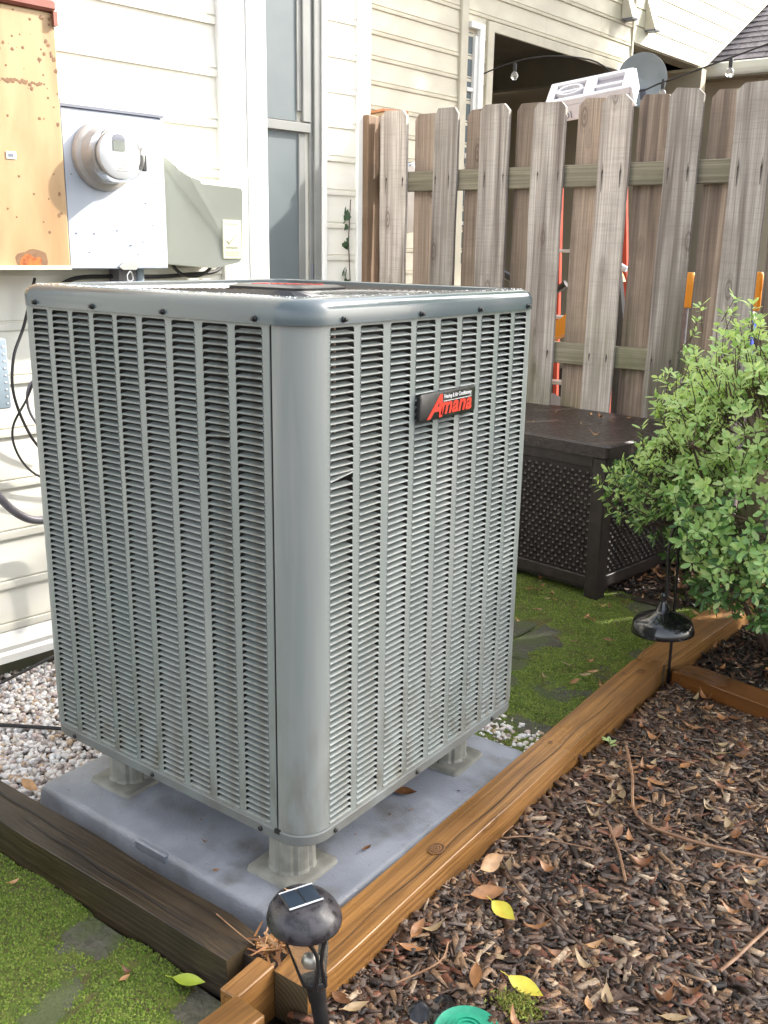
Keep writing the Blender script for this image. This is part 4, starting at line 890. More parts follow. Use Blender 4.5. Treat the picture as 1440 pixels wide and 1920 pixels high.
b = MB(); b.loft([[(x, y, z_) for x, y, z_ in rsq(-BW - .012, .012, -.014, BD + .006, .015, z_)] for z_ in (BH + .002,)] + [rsq(-BW - .012, .012, -.014, BD + .006, .015, BH + .040), rsq(-BW - .004, .004, -.006, BD, .014, BH + .047)], True, True); b.build('lid', M['lid'], db, smooth=True, flat_angle=30)

# ------------------------------------------------------------------ things behind the fence
sl_ = thing('step_ladder', 'red fibreglass stepladder with a pale plastic top standing behind the fence', 'ladder', (-1.135, 3.25, GZ), R(12))
Tl = Matrix.Translation((0, .0, 1.895)) @ Matrix.Rotation(R(-8), 4, 'Y') @ Matrix.Rotation(R(36), 4, 'X')
b = MB(); b.T = Tl
# slotted top plate assembled from bars around real openings
X0, X1, Y0, Y1 = -.19, .19, -.09, .09
for (x0, x1, y0, y1) in ((X0, X1, Y0, -.065), (X0, X1, .065, Y1), (X0, -.155, -.0649, .0649), (.155, X1, -.0649, .0649), (-.02, .03, -.0649, .0649), (-.1549, -.0201, -.012, .0), (.0301, .1549, -.03, -.01)): b.box(x0, x1, y0, y1, 0, .03, bev=.003)
n = 20; rr = [[(-.088 + r_ * math.cos(2 * math.pi * k / n), -.0 + r_ * .75 * math.sin(2 * math.pi * k / n), z_) for k in range(n)] for r_, z_ in ((.06, .0), (.06, .031), (.048, .031), (.048, .0))]
b.loft(rr)
b.build('top_cap', M['ladderwhite'], sl_, smooth=True, flat_angle=30)
b = MB(); b.T = Tl; b.box(-.185, .185, -.088, -.070, -.075, -.001, bev=.003); b.box(-.185, .185, .07, .088, -.05, -.001, bev=.003); skirt = b.build('cap_skirt', M['ladderwhite'], sl_)
b = MB(); b.T = Tl; b.box(-.15, .15, -.06, .06, -.012, .012); b.build('cap_tray', M['ladderdark'], sl_)
b = MB(); b.T = Tl; b.box(.186, .202, -.085, .085, -.07, .028, bev=.004); b.build('cap_end', M['ladderwhite'], sl_)
tm = text_mesh('OI', .05, 0, .0006); place_text(tm, 'lettering', M['edgegrey'], sl_, Tl @ Matrix(((1, 0, 0, -.13), (0, 0, -1, -.0892), (0, 1, 0, -.062), (0, 0, 0, 1))))
for (x, xb, yb) in ((-.15, -.24, -.28), (.165, .25, -.28)):
    b = MB(); b.loft([[(xb - .012, yb - .035, 0), (xb + .012, yb - .035, 0), (xb + .012, yb + .035, 0), (xb - .012, yb + .035, 0)], [(x - .012, -.055, 1.80), (x + .012, -.055, 1.80), (x + .012, .015, 1.82), (x - .012, .015, 1.82)]], True, True); b.build('rail', M['orange'], sl_)
for (x, xb, yb) in ((-.14, -.2, .55), (.15, .21, .55)):
    b = MB(); b.loft([[(xb - .01, yb - .02, 0), (xb + .01, yb - .02, 0), (xb + .01, yb + .02, 0), (xb - .01, yb + .02, 0)], [(x - .01, .04, 1.80), (x + .01, .04, 1.80), (x + .01, .08, 1.82), (x - .01, .08, 1.82)]], True, True); b.build('rail', M['orange'], sl_)
for k in range(5):
    t_ = (k + 1) / 6; z_ = 1.8 * t_; hw = .24 - .085 * t_; yy = -.28 + .26 * t_; b = MB(); b.box(-hw, hw, yy - .04, yy + .04, z_ - .015, z_, bev=.003); b.build('step', M['steel'], sl_)

ds = thing('satellite_dish', 'blue-grey satellite dish on a pole beyond the fence', 'satellite dish', (-2.50, 7.0, GZ), 0)
b = MB(); b.T = Matrix.Translation((0, 0, 2.57)) @ Matrix.Rotation(R(18), 4, 'Z') @ Matrix.Rotation(R(12), 4, 'X')
b.lathe([(.001, .03), (.08, .022), (.15, .005), (.195, -.018), (.2, -.018), (.2, -.012), (.15, .012), (.08, .03), (.001, .038)], 36, (0, 0, 0), 'y', cap0=False, cap1=False); b.build('dish', M['dish'], ds, smooth=True)
b = MB(); b.tube([(-.02, .0, 2.36), (.06, -.26, 2.34), (.05, -.30, 2.44)], .014, 8); b.build('feed_arm', M['dish'], ds, smooth=True)
b = MB(); b.T = Matrix.Translation((.05, -.30, 2.46)) @ Matrix.Rotation(R(40), 4, 'X'); b.lathe([(.05, -.03), (.055, .03), (.03, .06)], 16, (0, 0, 0), 'z'); b.build('receiver', M['comm'], ds, smooth=True)
b = MB(); b.tube([(0, .08, 0), (0, .08, 2.3), (0, .03, 2.5)], .022, 10); b.build('pole', M['edgegrey'], ds, smooth=True)

# string lights
LP = [(-3.3, 5.05, 2.02), (-2.54, 5.0, 2.21), (-2.0, 5., 2.17), (-1.70, 5., 1.97), (-1.50, 5., 2.0), (-1.10, 5., 2.10), (-.6, 4.95, 2.22), (.4, 4.9, 2.5)]
cable('string_light_cable', 'dark string-light cable strung above the fence in front of the porch', LP, .005, M['blackmatte'], 'string lights')
for i, (x, y, z_) in enumerate(((-2.545, 5., 2.12), (-1.503, 5., 1.93), (-1.10, 5., 2.015))):
    t = thing('light_bulb', ('clear round bulb hanging against the dark porch opening', 'clear round bulb hanging just above the picket tops right of the satellite dish', 'clear round bulb hanging below the white gutter')[i], 'light bulb', (x, y, z_), 0, 'string light bulbs')
    b = MB(); b.lathe([(.001, -.028), (.016, -.022), (.024, -.006), (.024, .006), (.016, .022), (.010, .03)], 14, (0, 0, 0)); b.build('globe', M['bulb'], t, smooth=True)
    b = MB(); b.lathe([(.012, .028), (.013, .065), (.008, .085)], 10, (0, 0, 0)); b.build('socket', M['blackmatte'], t, smooth=True)

# birdhouse-like cedar box at the left end
t = thing('wooden_box', 'small red-brown wooden box showing above the left end of the fence', 'box', (-1.98, 2.80, GZ), R(-20))
b = MB(); b.box(-.09, .10, -.06, .06, 1.70, 1.800, bev=.002); b.build('side', M['cedarpale'], t)
b = MB(); b.box(.101, .108, -.06, .07, 1.70, 1.800); b.build('end_board', M['cedar'], t)
b = MB(); b.box(-.10, .115, -.07, .07, 1.801, 1.812); b.build('top_board', M['cedar'], t)
b = MB(); b.box(-.02, .02, -.02, .02, 0, 1.70); b.build('stake', M['fencepost'], t)
# wall lamp, bag, handle, play things
t = thing('wall_lantern', 'small white round lamp glimpsed between the first two fence boards', 'lamp', (-2.10, 3.2, 1.30))
b = MB(); b.lathe([(.001, .0), (.035, .012), (.05, .045), (.04, .08), (.03, .09)], 16, (0, 0, 0)); b.build('globe', M['meterwhite'], t, smooth=True)
b = MB(); b.lathe([(.055, .09), (.06, .10), (.05, .115)], 16, (0, 0, 0)); b.tube([(0, 0, .11), (0, .1, .13), (0, .3, .13)], .01, 6); b.tube([(0, .3, .13), (0, .3, -1.5)], .012, 6); b.build('bracket', M['galv'], t, smooth=True)
t = thing('hanging_bag', 'white and blue bag hanging behind the fence under the top rail', 'bag', (-1.90, 2.95, GZ))
b = MB(); b.loft([rsq(-.09, .03, -.03, .03, .02, 1.27), rsq(-.10, .07, -.05, .05, .03, 1.33), rsq(-.09, .05, -.03, .03, .02, 1.50), rsq(-.03, .01, -.01, .01, .005, 1.58)], True, True); b.build('bag_body', M['meterwhite'], t, smooth=True)
b = MB(); b.loft([rsq(.045, .09, -.055, .04, .01, 1.40), rsq(.035, .08, -.04, .03, .01, 1.52)], True, True); b.build('blue_panel', M['blue'], t)
b = MB(); b.tube([(-.02, 0, 1.58), (-.02, .1, 1.62), (-.02, .12, 0)], .006, 6); b.build('hanger', M['screw'], t)
t = thing('garden_tool', 'tool with a yellow handle and dark knob showing between two fence boards', 'tool', (-1.66, 2.9, GZ), 0)
b = MB(); b.tube([(.03, .03, .0), (.0, .0, 1.18)], [.024, .016], 10); b.build('handle', M['toy'], t, smooth=True)
b = MB(); b.lathe([(.001, 1.175), (.02, 1.18), (.024, 1.20), (.018, 1.225), (.001, 1.23)], 12, (0, 0, 0)); b.build('knob', M['cedar'], t, smooth=True)
b = MB(); b.tube([(.0, .0, 1.175), (.025, .0, 1.1), (.03, 0, 1.0)], .008, 6); b.build('strap', M['blackmatte'], t)
t = thing('play_slide', 'yellow and black plastic ride-on toy glimpsed low through the fence', 'toy', (-.96, 2.93, GZ), 0)
def band(b, pts, w_, th, mi=0):
    L_ = []
    for i, p in enumerate(pts):
        p = Vector(p); t_ = (Vector(pts[min(i + 1, len(pts) - 1)]) - Vector(pts[max(i - 1, 0)])).normalized(); nrm = Vector((-t_.z, 0, t_.x)) * th
        L_.append([p + nrm + Vector((0, -w_, 0)), p + nrm + Vector((0, w_, 0)), p - nrm + Vector((0, w_, 0)), p - nrm + Vector((0, -w_, 0))])
    b.loft(L_, True, True, mi)
b = MB(); band(b, [(-.40, 0, .72), (-.20, 0, .80), (-.05, 0, .87), (.06, 0, .97), (.13, 0, 1.08), (.17, 0, 1.10)], .05, .035); b.build('body', M['toy'], t, smooth=True, flat_angle=50)
b = MB(); b.tube([(.12, -.03, 1.10), (.17, -.03, 1.14), (.22, -.03, 1.12)], [.018, .022, .012], 8); b.build('tip', M['galv'], t, smooth=True)
b = MB(); b.tube([(.16, 0, 1.12), (.20, 0, .9), (.23, 0, .0)], .025, 8); b.tube([(-.35, 0, .72), (-.38, 0, 0)], .02, 8); b.tube([(-.5, .05, 1.12), (-.2, .05, .98), (-.1, .05, 1.05)], .018, 8); b.tube([(-.5, .05, .98), (-.2, .05, .9)], .02, 8); b.tube([(-.5, .05, 1.12), (-.5, .05, 0)], .015, 8); b.build('frame', M['black'], t, smooth=True)
b = MB(); b.lathe([(.02, -.05), (.15, -.045), (.16, 0), (.15, .045), (.02, .05)], 20, (-.12, .12, .16), 'y'); b.lathe([(.02, -.05), (.15, -.045), (.16, 0), (.15, .045), (.02, .05)], 20, (.22, .12, .16), 'y'); b.build('wheel', M['black'], t, smooth=True)
t = thing('plastic_sheet', 'crumpled pale grey plastic sheet on the ground behind the fence', 'plastic sheet', (-.98, 2.9, GZ))
V = []; n = 22
b = MB()
for j in range(n):
    for i in range(n):
        u = i / (n - 1) * 2 - 1; v = j / (n - 1) * 2 - 1; rr_ = max(0, 1 - (u * u + v * v)); b.v.append((u * .42, v * .18, .02 + .62 * rr_ ** .7 * (.7 + .5 * fbm(u, v, 2.2, 4.)) + .03 * fbm(u, v, 9, 1.)))
b.f = [(j * n + i, j * n + i + 1, (j + 1) * n + i + 1, (j + 1) * n + i) for j in range(n - 1) for i in range(n - 1)]; b.mi = [0] * len(b.f)
b.build('sheet', M['tarp'], t, smooth=True)
t = thing('play_post', 'orange-yellow plastic post top seen between fence boards above the bush', 'toy', (-.575, 3.2, GZ), 0)
b = MB(); b.lathe([(.026, .96), (.033, .98), (.031, 1.03), (.035, 1.04), (.033, 1.09), (.024, 1.11)], 12, (0, 0, 0)); b.build('sleeve', M['toy'], t, smooth=True)
b = MB(); b.tube([(0, 0, 0), (0, 0, .985)], .012, 8); b.build('pole', M['conduit'], t, smooth=True)
t = thing('play_post', 'pair of orange-yellow plastic post tops at the right edge of the picture', 'toy', (-.275, 3.2, GZ), 0)
for dx in (0, .045):
    b = MB(); b.lathe([(.014, .96), (.019, .98), (.017, 1.04), (.019, 1.05), (.018, 1.11), (.012, 1.12)], 12, (dx, 0, 0)); b.build('sleeve', M['toy'], t, smooth=True)
b = MB(); b.tube([(0, 0, 0), (0, 0, .965)], .01, 8); b.tube([(.045, 0, 0), (.045, 0, .965)], .01, 8); b.build('pole', M['conduit'], t, smooth=True)
t = thing('clamp_pair', 'two upright blue clamps with white tips behind the fence above the bush', 'clamp', (-.26, 3.0, GZ), 0)
for dx in (0, .035):
    b = MB(); b.box(dx - .012, dx + .012, -.02, .02, .78, .93, bev=.004); b.build('blue_bar', M['blue'], t)
    b = MB(); b.box(dx - .004, dx + .004, -.004, .004, 0, .779); b.build('rod', M['conduit'], t)
    b = MB(); b.box(dx - .011, dx + .011, -.018, .018, .931, .965, bev=.004); b.build('white_tip', M['trim'], t)
exec_later = None

# small objects and plants
def leaf_mesh(sz, wd, curl, stem=.3, n=5):
    """oval leaf with a folded midrib, curling up at the ends"""
    L_ = []; Rr = []; Md = []
    for i in range(n + 1):
        t_ = i / n; x = (t_ - .5) * sz; hw = wd * .5 * math.sin(math.pi * min(.985, max(.02, t_)) ** .85); z_ = curl * sz * (4 * (t_ - .45) ** 2)
        L_.append((x, -hw, z_ + hw * .35)); Md.append((x, 0, z_)); Rr.append((x, hw, z_ + hw * .35 * (1 + curl)))
    b = MB(); b.loft([L_, Md, Rr], closed=False); b.tube([(-.5 * sz - stem * sz * .5, 0, curl * sz * 1.1), (-.5 * sz, 0, curl * sz * .8)], .0007, 4); return b

leafbase = {}
def fallen(cx, cy, z_, sz, mi, group_label, group, rot=None, wd=.42):
    curl = random.choice((.12, .3, .5)); k = (round(sz, 3), mi, curl, wd)
    if k not in leafbase:
        o = leaf_mesh(sz, sz * wd, curl).build('fallen_leaf', leafm[mi] if isinstance(mi, int) else mi, smooth=True); leafbase[k] = o
    else:
        o = leafbase[k].copy(); C.objects.link(o)
    o.location = (cx, cy, z_); o.rotation_euler = rot or (random.uniform(-.3, .3), random.uniform(-.25, .25), random.uniform(0, 6.28)); tag(o, (['orange-brown ', 'reddish brown ', 'tan ', 'dark brown ', 'pale buff '][mi] + ('broad ' if wd > .43 else '') + group_label) if group and isinstance(mi, int) else group_label, 'leaf', group); return o
random.seed(21)
for k in range(170):
    x = random.uniform(.17, .78); y = random.uniform(-.15, 1.38) if k % 3 else random.uniform(.6, 1.35)
    if k < 22: x = random.uniform(.16, .34)
    fallen(x, y, mh(x, y) + .016, (random.choice((.036, .044)) if k % 3 else .028), random.choice((0, 1, 2, 3, 4, 4, 0)), ('large ' if k % 3 else 'small ') + 'dry leaf on the mulch ' + ('beside the long orange timber' if x < .34 else 'in the middle of the bed' if x < .55 else 'towards the right edge'), 'dry leaves scattered on the mulch', wd=random.choice((.36, .46)))
for k in range(85):
    x = random.uniform(-.6, .03); y = random.uniform(.82, 2.0); fallen(x, y, -.178, random.choice((.022, .034)), random.choice((0, 1, 2, 4)), 'small dry leaf lying on the mossy pavers behind the air conditioner', 'dry leaves on the back pavers')
for k in range(60):
    x = random.uniform(.15, .8); y = random.uniform(1.5, 2.5); fallen(x, y, mh(x, y) + .016, random.choice((.036, .044)), random.choice((0, 1, 2, 3)), 'dry leaf in the dark bed behind the reddish cross timber', 'dry leaves behind the cross timber')
for k in range(40):
    x = random.uniform(-.35, .02); y = random.uniform(2.15, 2.5); fallen(x, y, -.175, random.choice((.036, .044)), random.choice((0, 1, 2)), 'dry leaf in the litter between the wicker box and the far timber', 'dry leaves beside the wicker box')
for k in range(9):
    x = random.uniform(-.6, -.05); y = random.uniform(-.55, -.24); fallen(x, y, -.186, .022, random.choice((0, 2, 3)), 'tiny dry leaf fragment on the mossy pavers in the foreground', 'leaf fragments on the front moss')
for (x, y, mi) in ((-.42, 2.0, 2), (-.72, 2.1, 4), (-.5, 2.3, 4), (-.62, 2.38, 2), (-.57, 2.36, 0), (-.76, 2.35, 4), (-.55, 2.15, 4), (-.48, 2.42, 2)):
    fallen(x, y, .372, .022 if mi == 4 else .034, mi, 'small pale dry leaf lying on the lid of the wicker box', 'dry leaves on the wicker box lid', rot=(0, 0, random.uniform(0, 6)))

# foliage: bush
def tips(n, c, rad, fn):
    P = []
    while len(P) < n:
        u = Vector((random.gauss(0, 1), random.gauss(0, 1), random.gauss(0, 1))).normalized(); r_ = random.uniform(.45, 1.) ** .5 * (1 + .42 * mnoise.noise(Vector((u.x * 2.1 + 3, u.y * 2.1, u.z * 2.1)))) * (1. if n < 5 or True else 1)
        p = Vector((c[0] + u.x * r_ * rad[0], c[1] + u.y * r_ * rad[1], c[2] + u.z * r_ * rad[2]))
        if fn(p, u, r_): P.append((p, u))
    return P
LB = np.array([(0, 0, 0), (.28, -.17, .03), (.62, -.23, .05), (.9, -.13, .03), (1, 0, 0), (.9, .13, .03), (.62, .23, .05), (.28, .17, .03), (.55, 0, -.02)])
LBF = [(0, 1, 8), (1, 2, 8), (2, 3, 8), (3, 4, 8), (4, 5, 8), (5, 6, 8), (6, 7, 8), (7, 0, 8)]
def orient(d, upv):
    x = d.normalized(); z_ = (upv - x * upv.dot(x)); z_ = z_.normalized() if z_.length > 1e-4 else x.orthogonal().normalized(); y = z_.cross(x); return np.array(((x.x, y.x, z_.x), (x.y, y.y, z_.y), (x.z, y.z, z_.z)))
random.seed(5)
bush = thing('azalea_bush', 'leafy bright green bush growing at the right edge over the timbers', 'bush', (.33, 1.80, -.19))
bc = Vector((.36, 1.70, .39))
def bfn(p, u, r_):
    g_ = mnoise.noise(Vector((p.x * 4.5, p.y * 4.5, p.z * 5.5)))
    if g_ < -.27 and r_ > .5: return False
    if p.z < .09 + .05 * g_: return False
    return True
tp = tips(4300, bc, (.545, .54, .44), bfn)
# a few taller shoots
for (x, y, z_) in ((.02, 1.5, .68), (.06, 1.48, .74), (.12, 1.5, .84), (.02, 1.6, .74), (.09, 1.45, .86), (.17, 1.48, .88), (.24, 1.42, .87), (-.04, 1.6, .56), (.0, 1.55, .63), (.2, 1.4, .80), (.28, 1.4, .83), (-.10, 1.62, .50)):
    for k in range(3): tp.append((Vector((x + random.gauss(0, .012), y + random.gauss(0, .012), z_ - k * .035)), Vector((random.gauss(0, .3), random.gauss(0, .3), 1)).normalized()))
POS = []; ROT = []; SZ = []; MI = []
br = MB()
for (p, u) in tp:
    d = (u + Vector((0, 0, .5)) + Vector((random.gauss(0, .25), random.gauss(0, .25), random.gauss(0, .25)))).normalized()
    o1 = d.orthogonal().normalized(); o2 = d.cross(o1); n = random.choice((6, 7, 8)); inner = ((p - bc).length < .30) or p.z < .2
    ph = random.uniform(0, 6)
    for k in range(n):
        a = ph + 2 * math.pi * k / n + random.gauss(0, .25); ld_ = (o1 * math.cos(a) + o2 * math.sin(a) + d * random.uniform(.15, .9)).normalized()
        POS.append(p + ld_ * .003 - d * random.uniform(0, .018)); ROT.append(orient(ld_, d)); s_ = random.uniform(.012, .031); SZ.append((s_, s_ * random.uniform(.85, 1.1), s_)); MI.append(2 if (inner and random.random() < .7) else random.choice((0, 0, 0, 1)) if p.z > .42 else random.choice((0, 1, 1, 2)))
    br.tube([p - d * .07, p], [.0018, .001], 3, cap=False)
POS = np.array([tuple(p) for p in POS]); ROT = np.array(ROT); SZ = np.array(SZ); MI = np.array(MI)
camp = np.array((0.97472, -1.09505, 0.98518)); fv = np.array(f); rv = np.array(rt); uv = np.array(up); dd = POS - camp; dep = dd @ fv
vis = (np.abs((dd @ rv) / dep * 1806) < 720) & (np.abs((dd @ uv) / dep * 1806) < 960)
order = np.argsort(np.where(vis, dep, 99)); sel = np.zeros(len(POS), bool); sel[order[:298]] = True
lbm = []
for k in range(3):
    me = bpy.data.meshes.new('leaf'); me.from_pydata([tuple(v * .026) for v in LB], [], LBF); me.materials.append(M['leaf' + 'ABC'[k]]); me.polygons.foreach_set('use_smooth', [True] * 8); lbm.append(me)
org = np.array((.33, 1.80, -.19))
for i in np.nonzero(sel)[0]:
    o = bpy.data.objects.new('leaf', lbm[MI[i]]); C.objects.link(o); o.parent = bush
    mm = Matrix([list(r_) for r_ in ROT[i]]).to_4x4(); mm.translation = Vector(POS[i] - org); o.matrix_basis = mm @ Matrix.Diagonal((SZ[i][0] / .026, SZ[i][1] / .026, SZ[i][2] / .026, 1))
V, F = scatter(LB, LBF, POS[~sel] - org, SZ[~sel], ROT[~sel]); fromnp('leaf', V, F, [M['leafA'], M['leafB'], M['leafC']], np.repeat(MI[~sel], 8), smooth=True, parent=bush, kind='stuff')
limbs = []
for k in range(9):
    a = k * .7; e = Vector((bc.x + .34 * math.cos(a), bc.y + .34 * math.sin(a), .2 + .07 * (k % 4))); s0 = Vector((.33 + .03 * math.cos(a), 1.8 + .03 * math.sin(a), -.20)); mid = s0.lerp(e, .5) + Vector((random.gauss(0, .03), random.gauss(0, .03), .06)); pts_ = [s0, mid, e, e + (e - mid) * .6 + Vector((0, 0, .06))]; br.tube(pts_, [.011, .008, .005, .003], 6); limbs += pts_[1:] + [mid.lerp(e, .5)]
for (p, u) in sorted(tp[:2200], key=lambda a: (a[0] - Vector((.36, 1.7, .3))).length):
    q_ = min(limbs, key=lambda l: (l - p).length)
    if (q_ - p).length > .095: continue
    limbs.append(q_.lerp(p, .6)) if len(limbs) < 400 else None
    br.tube([q_, q_.lerp(p, .5) + Vector((0, 0, -.012)), p], [.0022, .0017, .0012], 3, cap=False)
br.v = [tuple(Vector(v) - Vector(org)) for v in br.v]
br.build('branch', M['stem'], bush)

# shade tree beyond the frame, to the right of the fence; its crown dapples the light
tr = thing('shade_tree', 'broad leafy tree standing to the right beyond the fence', 'tree', (3.2, 5.2, -.2))
random.seed(9); b = MB(); b.tube([(0, 0, -.1), (.05, 0, 1.6), (-.1, -.1, 2.6)], [.16, .12, .09], 10)
for k in range(8):
    a = k * .8; b.tube([(-.1 * (k % 2), -.05, 1.5 + .12 * k), (-.5 + .7 * math.cos(a), -.6 + .7 * math.sin(a), 2.6 + .1 * k), (-.9 + 1.5 * math.cos(a), -1.1 + 1.4 * math.sin(a), 3.3 + .15 * k)], [.06, .04, .015], 6)
b.build('trunk', M['bark'], tr, smooth=True)
P = []; random.seed(14)
while len(P) < 15000:
    u = Vector((random.gauss(0, 1), random.gauss(0, 1), random.gauss(0, 1))).normalized() * random.uniform(.1, 1) ** .4
    p = Vector((u.x * 1.4 - 1.0, u.y * 1.25 - 1.2, 3.3 + u.z * 1.1))
    if mnoise.noise(p * 1.9) > -.30: P.append(p)
P = np.array([tuple(p) for p in P]); n = len(P); s = rng.uniform(.05, .10, n)[:, None] * np.array([[1, 1, 1]])
V, F = scatter(LB, LBF, P, s, rotmats(n, .8)); fromnp('crown', V, F, [M['leafB'], M['leafC']], np.repeat(rng.choice(2, n), 8), parent=tr)

tr = thing('shade_tree', 'unseen leafy tree beyond the right edge, added to shade the tan neighbouring wall', 'tree', (-.6, 8.2, -.2))  # unseen tree, added so its crown blocks the sun on the tan wall
b = MB(); b.tube([(0, 0, -.1), (.05, 0, 2.2), (-.1, -.1, 4.4)], [.12, .09, .04], 10)
for k in range(6):
    a = k * 1.05; b.tube([(0, -.02, 2.6 + .2 * k), (.5 * math.cos(a), .5 * math.sin(a) - .2, 3.6 + .2 * k), (1.0 * math.cos(a) - .2, 1.0 * math.sin(a) - .4, 4.4 + .2 * k)], [.05, .03, .012], 6)
b.build('trunk', M['bark'], tr, smooth=True)
P = []
while len(P) < 20000:
    u = Vector((random.gauss(0, 1), random.gauss(0, 1), random.gauss(0, 1))).normalized() * random.uniform(.1, 1) ** .4
    P.append((u.x * 1.35 - .35, u.y * 1.9 - .75, 4.85 + u.z * 1.15))
P = np.array(P); n = len(P); s_ = rng.uniform(.05, .10, n)[:, None] * np.array([[1, 1, 1]])
V, F = scatter(LB, LBF, P, s_, rotmats(n, .8)); fromnp('crown', V, F, [M['leafB'], M['leafC']], np.repeat(rng.choice(2, n), 8), parent=tr)

# ------------------------------------------------------------------ solar path lamp (foreground)
lp = thing('solar_path_light', 'black domed solar path light with a blue panel, nearest the camera', 'path light', (.185, -.166, GZ))
tilt = Matrix.Translation((0, 0, 0)) @ Matrix.Shear('XY', 4, (-.107, -.08))
def lb_(b): b.T = tilt; return b
b = lb_(MB()); b.tube([(0, 0, -.05), (0, 0, .108)], [.0115, .0125], 14); b.lathe([(.014, .085), (.0145, .10), (.0148, .110)], 20, (0, 0, 0)); b.build('stake', M['black'], lp, smooth=True)
b = lb_(MB())
b.lathe([(.014, .120), (.019, .130), (.028, .175), (.036, .221)], 24, (0, 0, 0), cap0=False, cap1=False); b.build('lens', M['smoke'], lp, smooth=True)
for k in range(6):
    a = 2 * math.pi * k / 6 + .2; b = lb_(MB()); pts_ = []
    for i in range(9):
        t_ = i / 8; r_ = .0165 + (.038 - .0165) * t_ ** .9; aa = a + .42 * math.sin(t_ * math.pi) * (1 if k % 2 else -1); pts_.append((r_ * math.cos(aa), r_ * math.sin(aa), .116 + .107 * t_))
    b.tube(pts_, [.0045, .0035, .003, .0028, .0028, .0028, .003, .0038, .005], 6); b.build('cage_rib', M['black'], lp, smooth=True)
b = lb_(MB()); b.lathe([(.0145, .108), (.0185, .116), (.0200, .124), (.0185, .127)], 24, (0, 0, 0), cap1=False); b.build('cage_cup', M['black'], lp, smooth=True)
b = lb_(MB()); b.lathe([(.012, .150), (.014, .158), (.010, .168), (.004, .172)], 16, (0, 0, 0)); b.build('reflector', M['steel'], lp, smooth=True)
b = lb_(MB()); b.lathe([(.034, .222), (.050, .221), (.0545, .224), (.056, .229), (.0555, .235), (.0515, .246), (.044, .256), (.038, .2605), (.032, .2625), (.001, .264)], 48, (0, 0, 0)); cap_ = b.build('cap', M['capblk'], lp, smooth=True, flat_angle=45)
pr = R(66)
b = MB(); b.T = tilt @ Matrix.Rotation(pr, 4, 'Z'); b.box(-.027, .027, -.0195, .0195, .260, .2665, bev=.0015); fr2 = b.build('solar_frame', M['black'], lp)
b = MB(); b.T = tilt @ Matrix.Rotation(pr, 4, 'Z'); b.box(-.0252, -.0013, -.0178, .0178, .2668, .2672); b.box(.0013, .0252, -.0178, .0178, .2668, .2672); b.build('solar_panel', M['cell'], lp)
b = MB(); b.T = tilt @ Matrix.Rotation(pr, 4, 'Z'); b.box(-.027, .027, -.0202, -.0189, .2655, .2676); b.box(-.027, .027, .0189, .0202, .2655, .2676); b.build('silver_strip', M['meterwhite'], lp)
o = fallen(.185 - .049, -.166 - .020, .0635, .016, 2, 'tiny curled brown leaf bit resting on the cap of the solar light', None, rot=(0, 0, .5))

# ------------------------------------------------------------------ black barn lamp on hook
hk = thing('hook_lamp', 'glossy black barn-style lamp hanging from a thin shepherd hook by the timbers', 'garden lamp', (.127, 1.394, GZ))
b = MB(); b.tube([(0, 0, -.05), (-.002, 0, .18), (-.006, 0, .36), (-.010, 0, .44), (-.014, -.005, .475), (-.020, -.01, .482), (-.026, -.015, .45), (-.028, -.02, .40)], .0042, 10); b.build('hook', M['glossblk'], hk, smooth=True)
cx_, cy_ = -.012, -.028
b = MB(); b.T = Matrix.Translation((cx_, cy_, .018)) @ Matrix.Rotation(R(-3), 4, 'Y'); b.lathe([(.007, .272), (.009, .268), (.010, .262), (.009, .256), (.012, .240), (.018, .228), (.020, .222), (.028, .216), (.05, .208), (.072, .198), (.079, .191), (.086, .166), (.0855, .160), (.083, .162), (.076, .190), (.01, .203)], 48, (0, 0, 0)); b.build('shade', M['glossblk'], hk, smooth=True, flat_angle=50)
b = MB(); b.tube([(-.028, -.02, .40), (-.022, -.024, .33), (-.016, -.028, .28)], .005, 10); b.build('neck', M['glossblk'], hk, smooth=True)

# ------------------------------------------------------------------ foreground blocks
block('narrow pale timber offcut between the dark timber and the ringed end of the orange timber', .054, -.200, .088, .036, .10, R(2), -.22, M['timber'])
block('blunt pale timber end poking in at the bottom edge in front of the solar light', .098, -.325, .165, .064, .105, R(-3), -.22, M['timber'])

# ------------------------------------------------------------------ litter: singled-out leaves, valve lid, weed, twigs
def single(x, y, z_, sz, mt, lab, rz, wd=.45, rx=0.):
    o = leaf_mesh(sz, sz * wd, .08, .5, 8).build('fallen_leaf', mt, smooth=True); o.location = (x, y, z_); o.rotation_euler = (rx, 0, rz); tag(o, lab, 'leaf'); return o

single(.27, .228, -.160, .062, M['yellow'], 'bright yellow oval leaf lying on the mulch beside the long timber', R(-20), .52, .25)
single(.392, .089, -.160, .066, M['yellow'], 'long yellow leaf lying on the mulch just above the green valve lid', R(-5), .46, .2)
single(-.066, -.216, -.184, .056, M['lime'], 'lime-yellow leaf lying on the moss in front of the dark timber', R(25), .45, .1)
single(.222, .255, -.160, .068, leafm[0], 'broad orange-brown leaf tucked against the bright yellow leaf', R(50), .5, .2)
single(.316, .06, -.160, .06, leafm[0], 'narrow orange-brown leaf standing beside the moss tuft and green lid', R(-60), .36, .3)
single(-.70, -.085, -.122, .07, leafm[2], 'long curled tan leaf lying at the corner of the dark timber and the gravel', R(-5), .3, .5)
single(.19, .315, -.140, .065, leafm[2], 'tan leaf leaning against the outer side of the orange timber', R(80), .5, .9)
single(-.079, .409, -.138, .05, leafm[3], 'dark brown leaf heap on the pad under the air conditioner', R(30), .6)
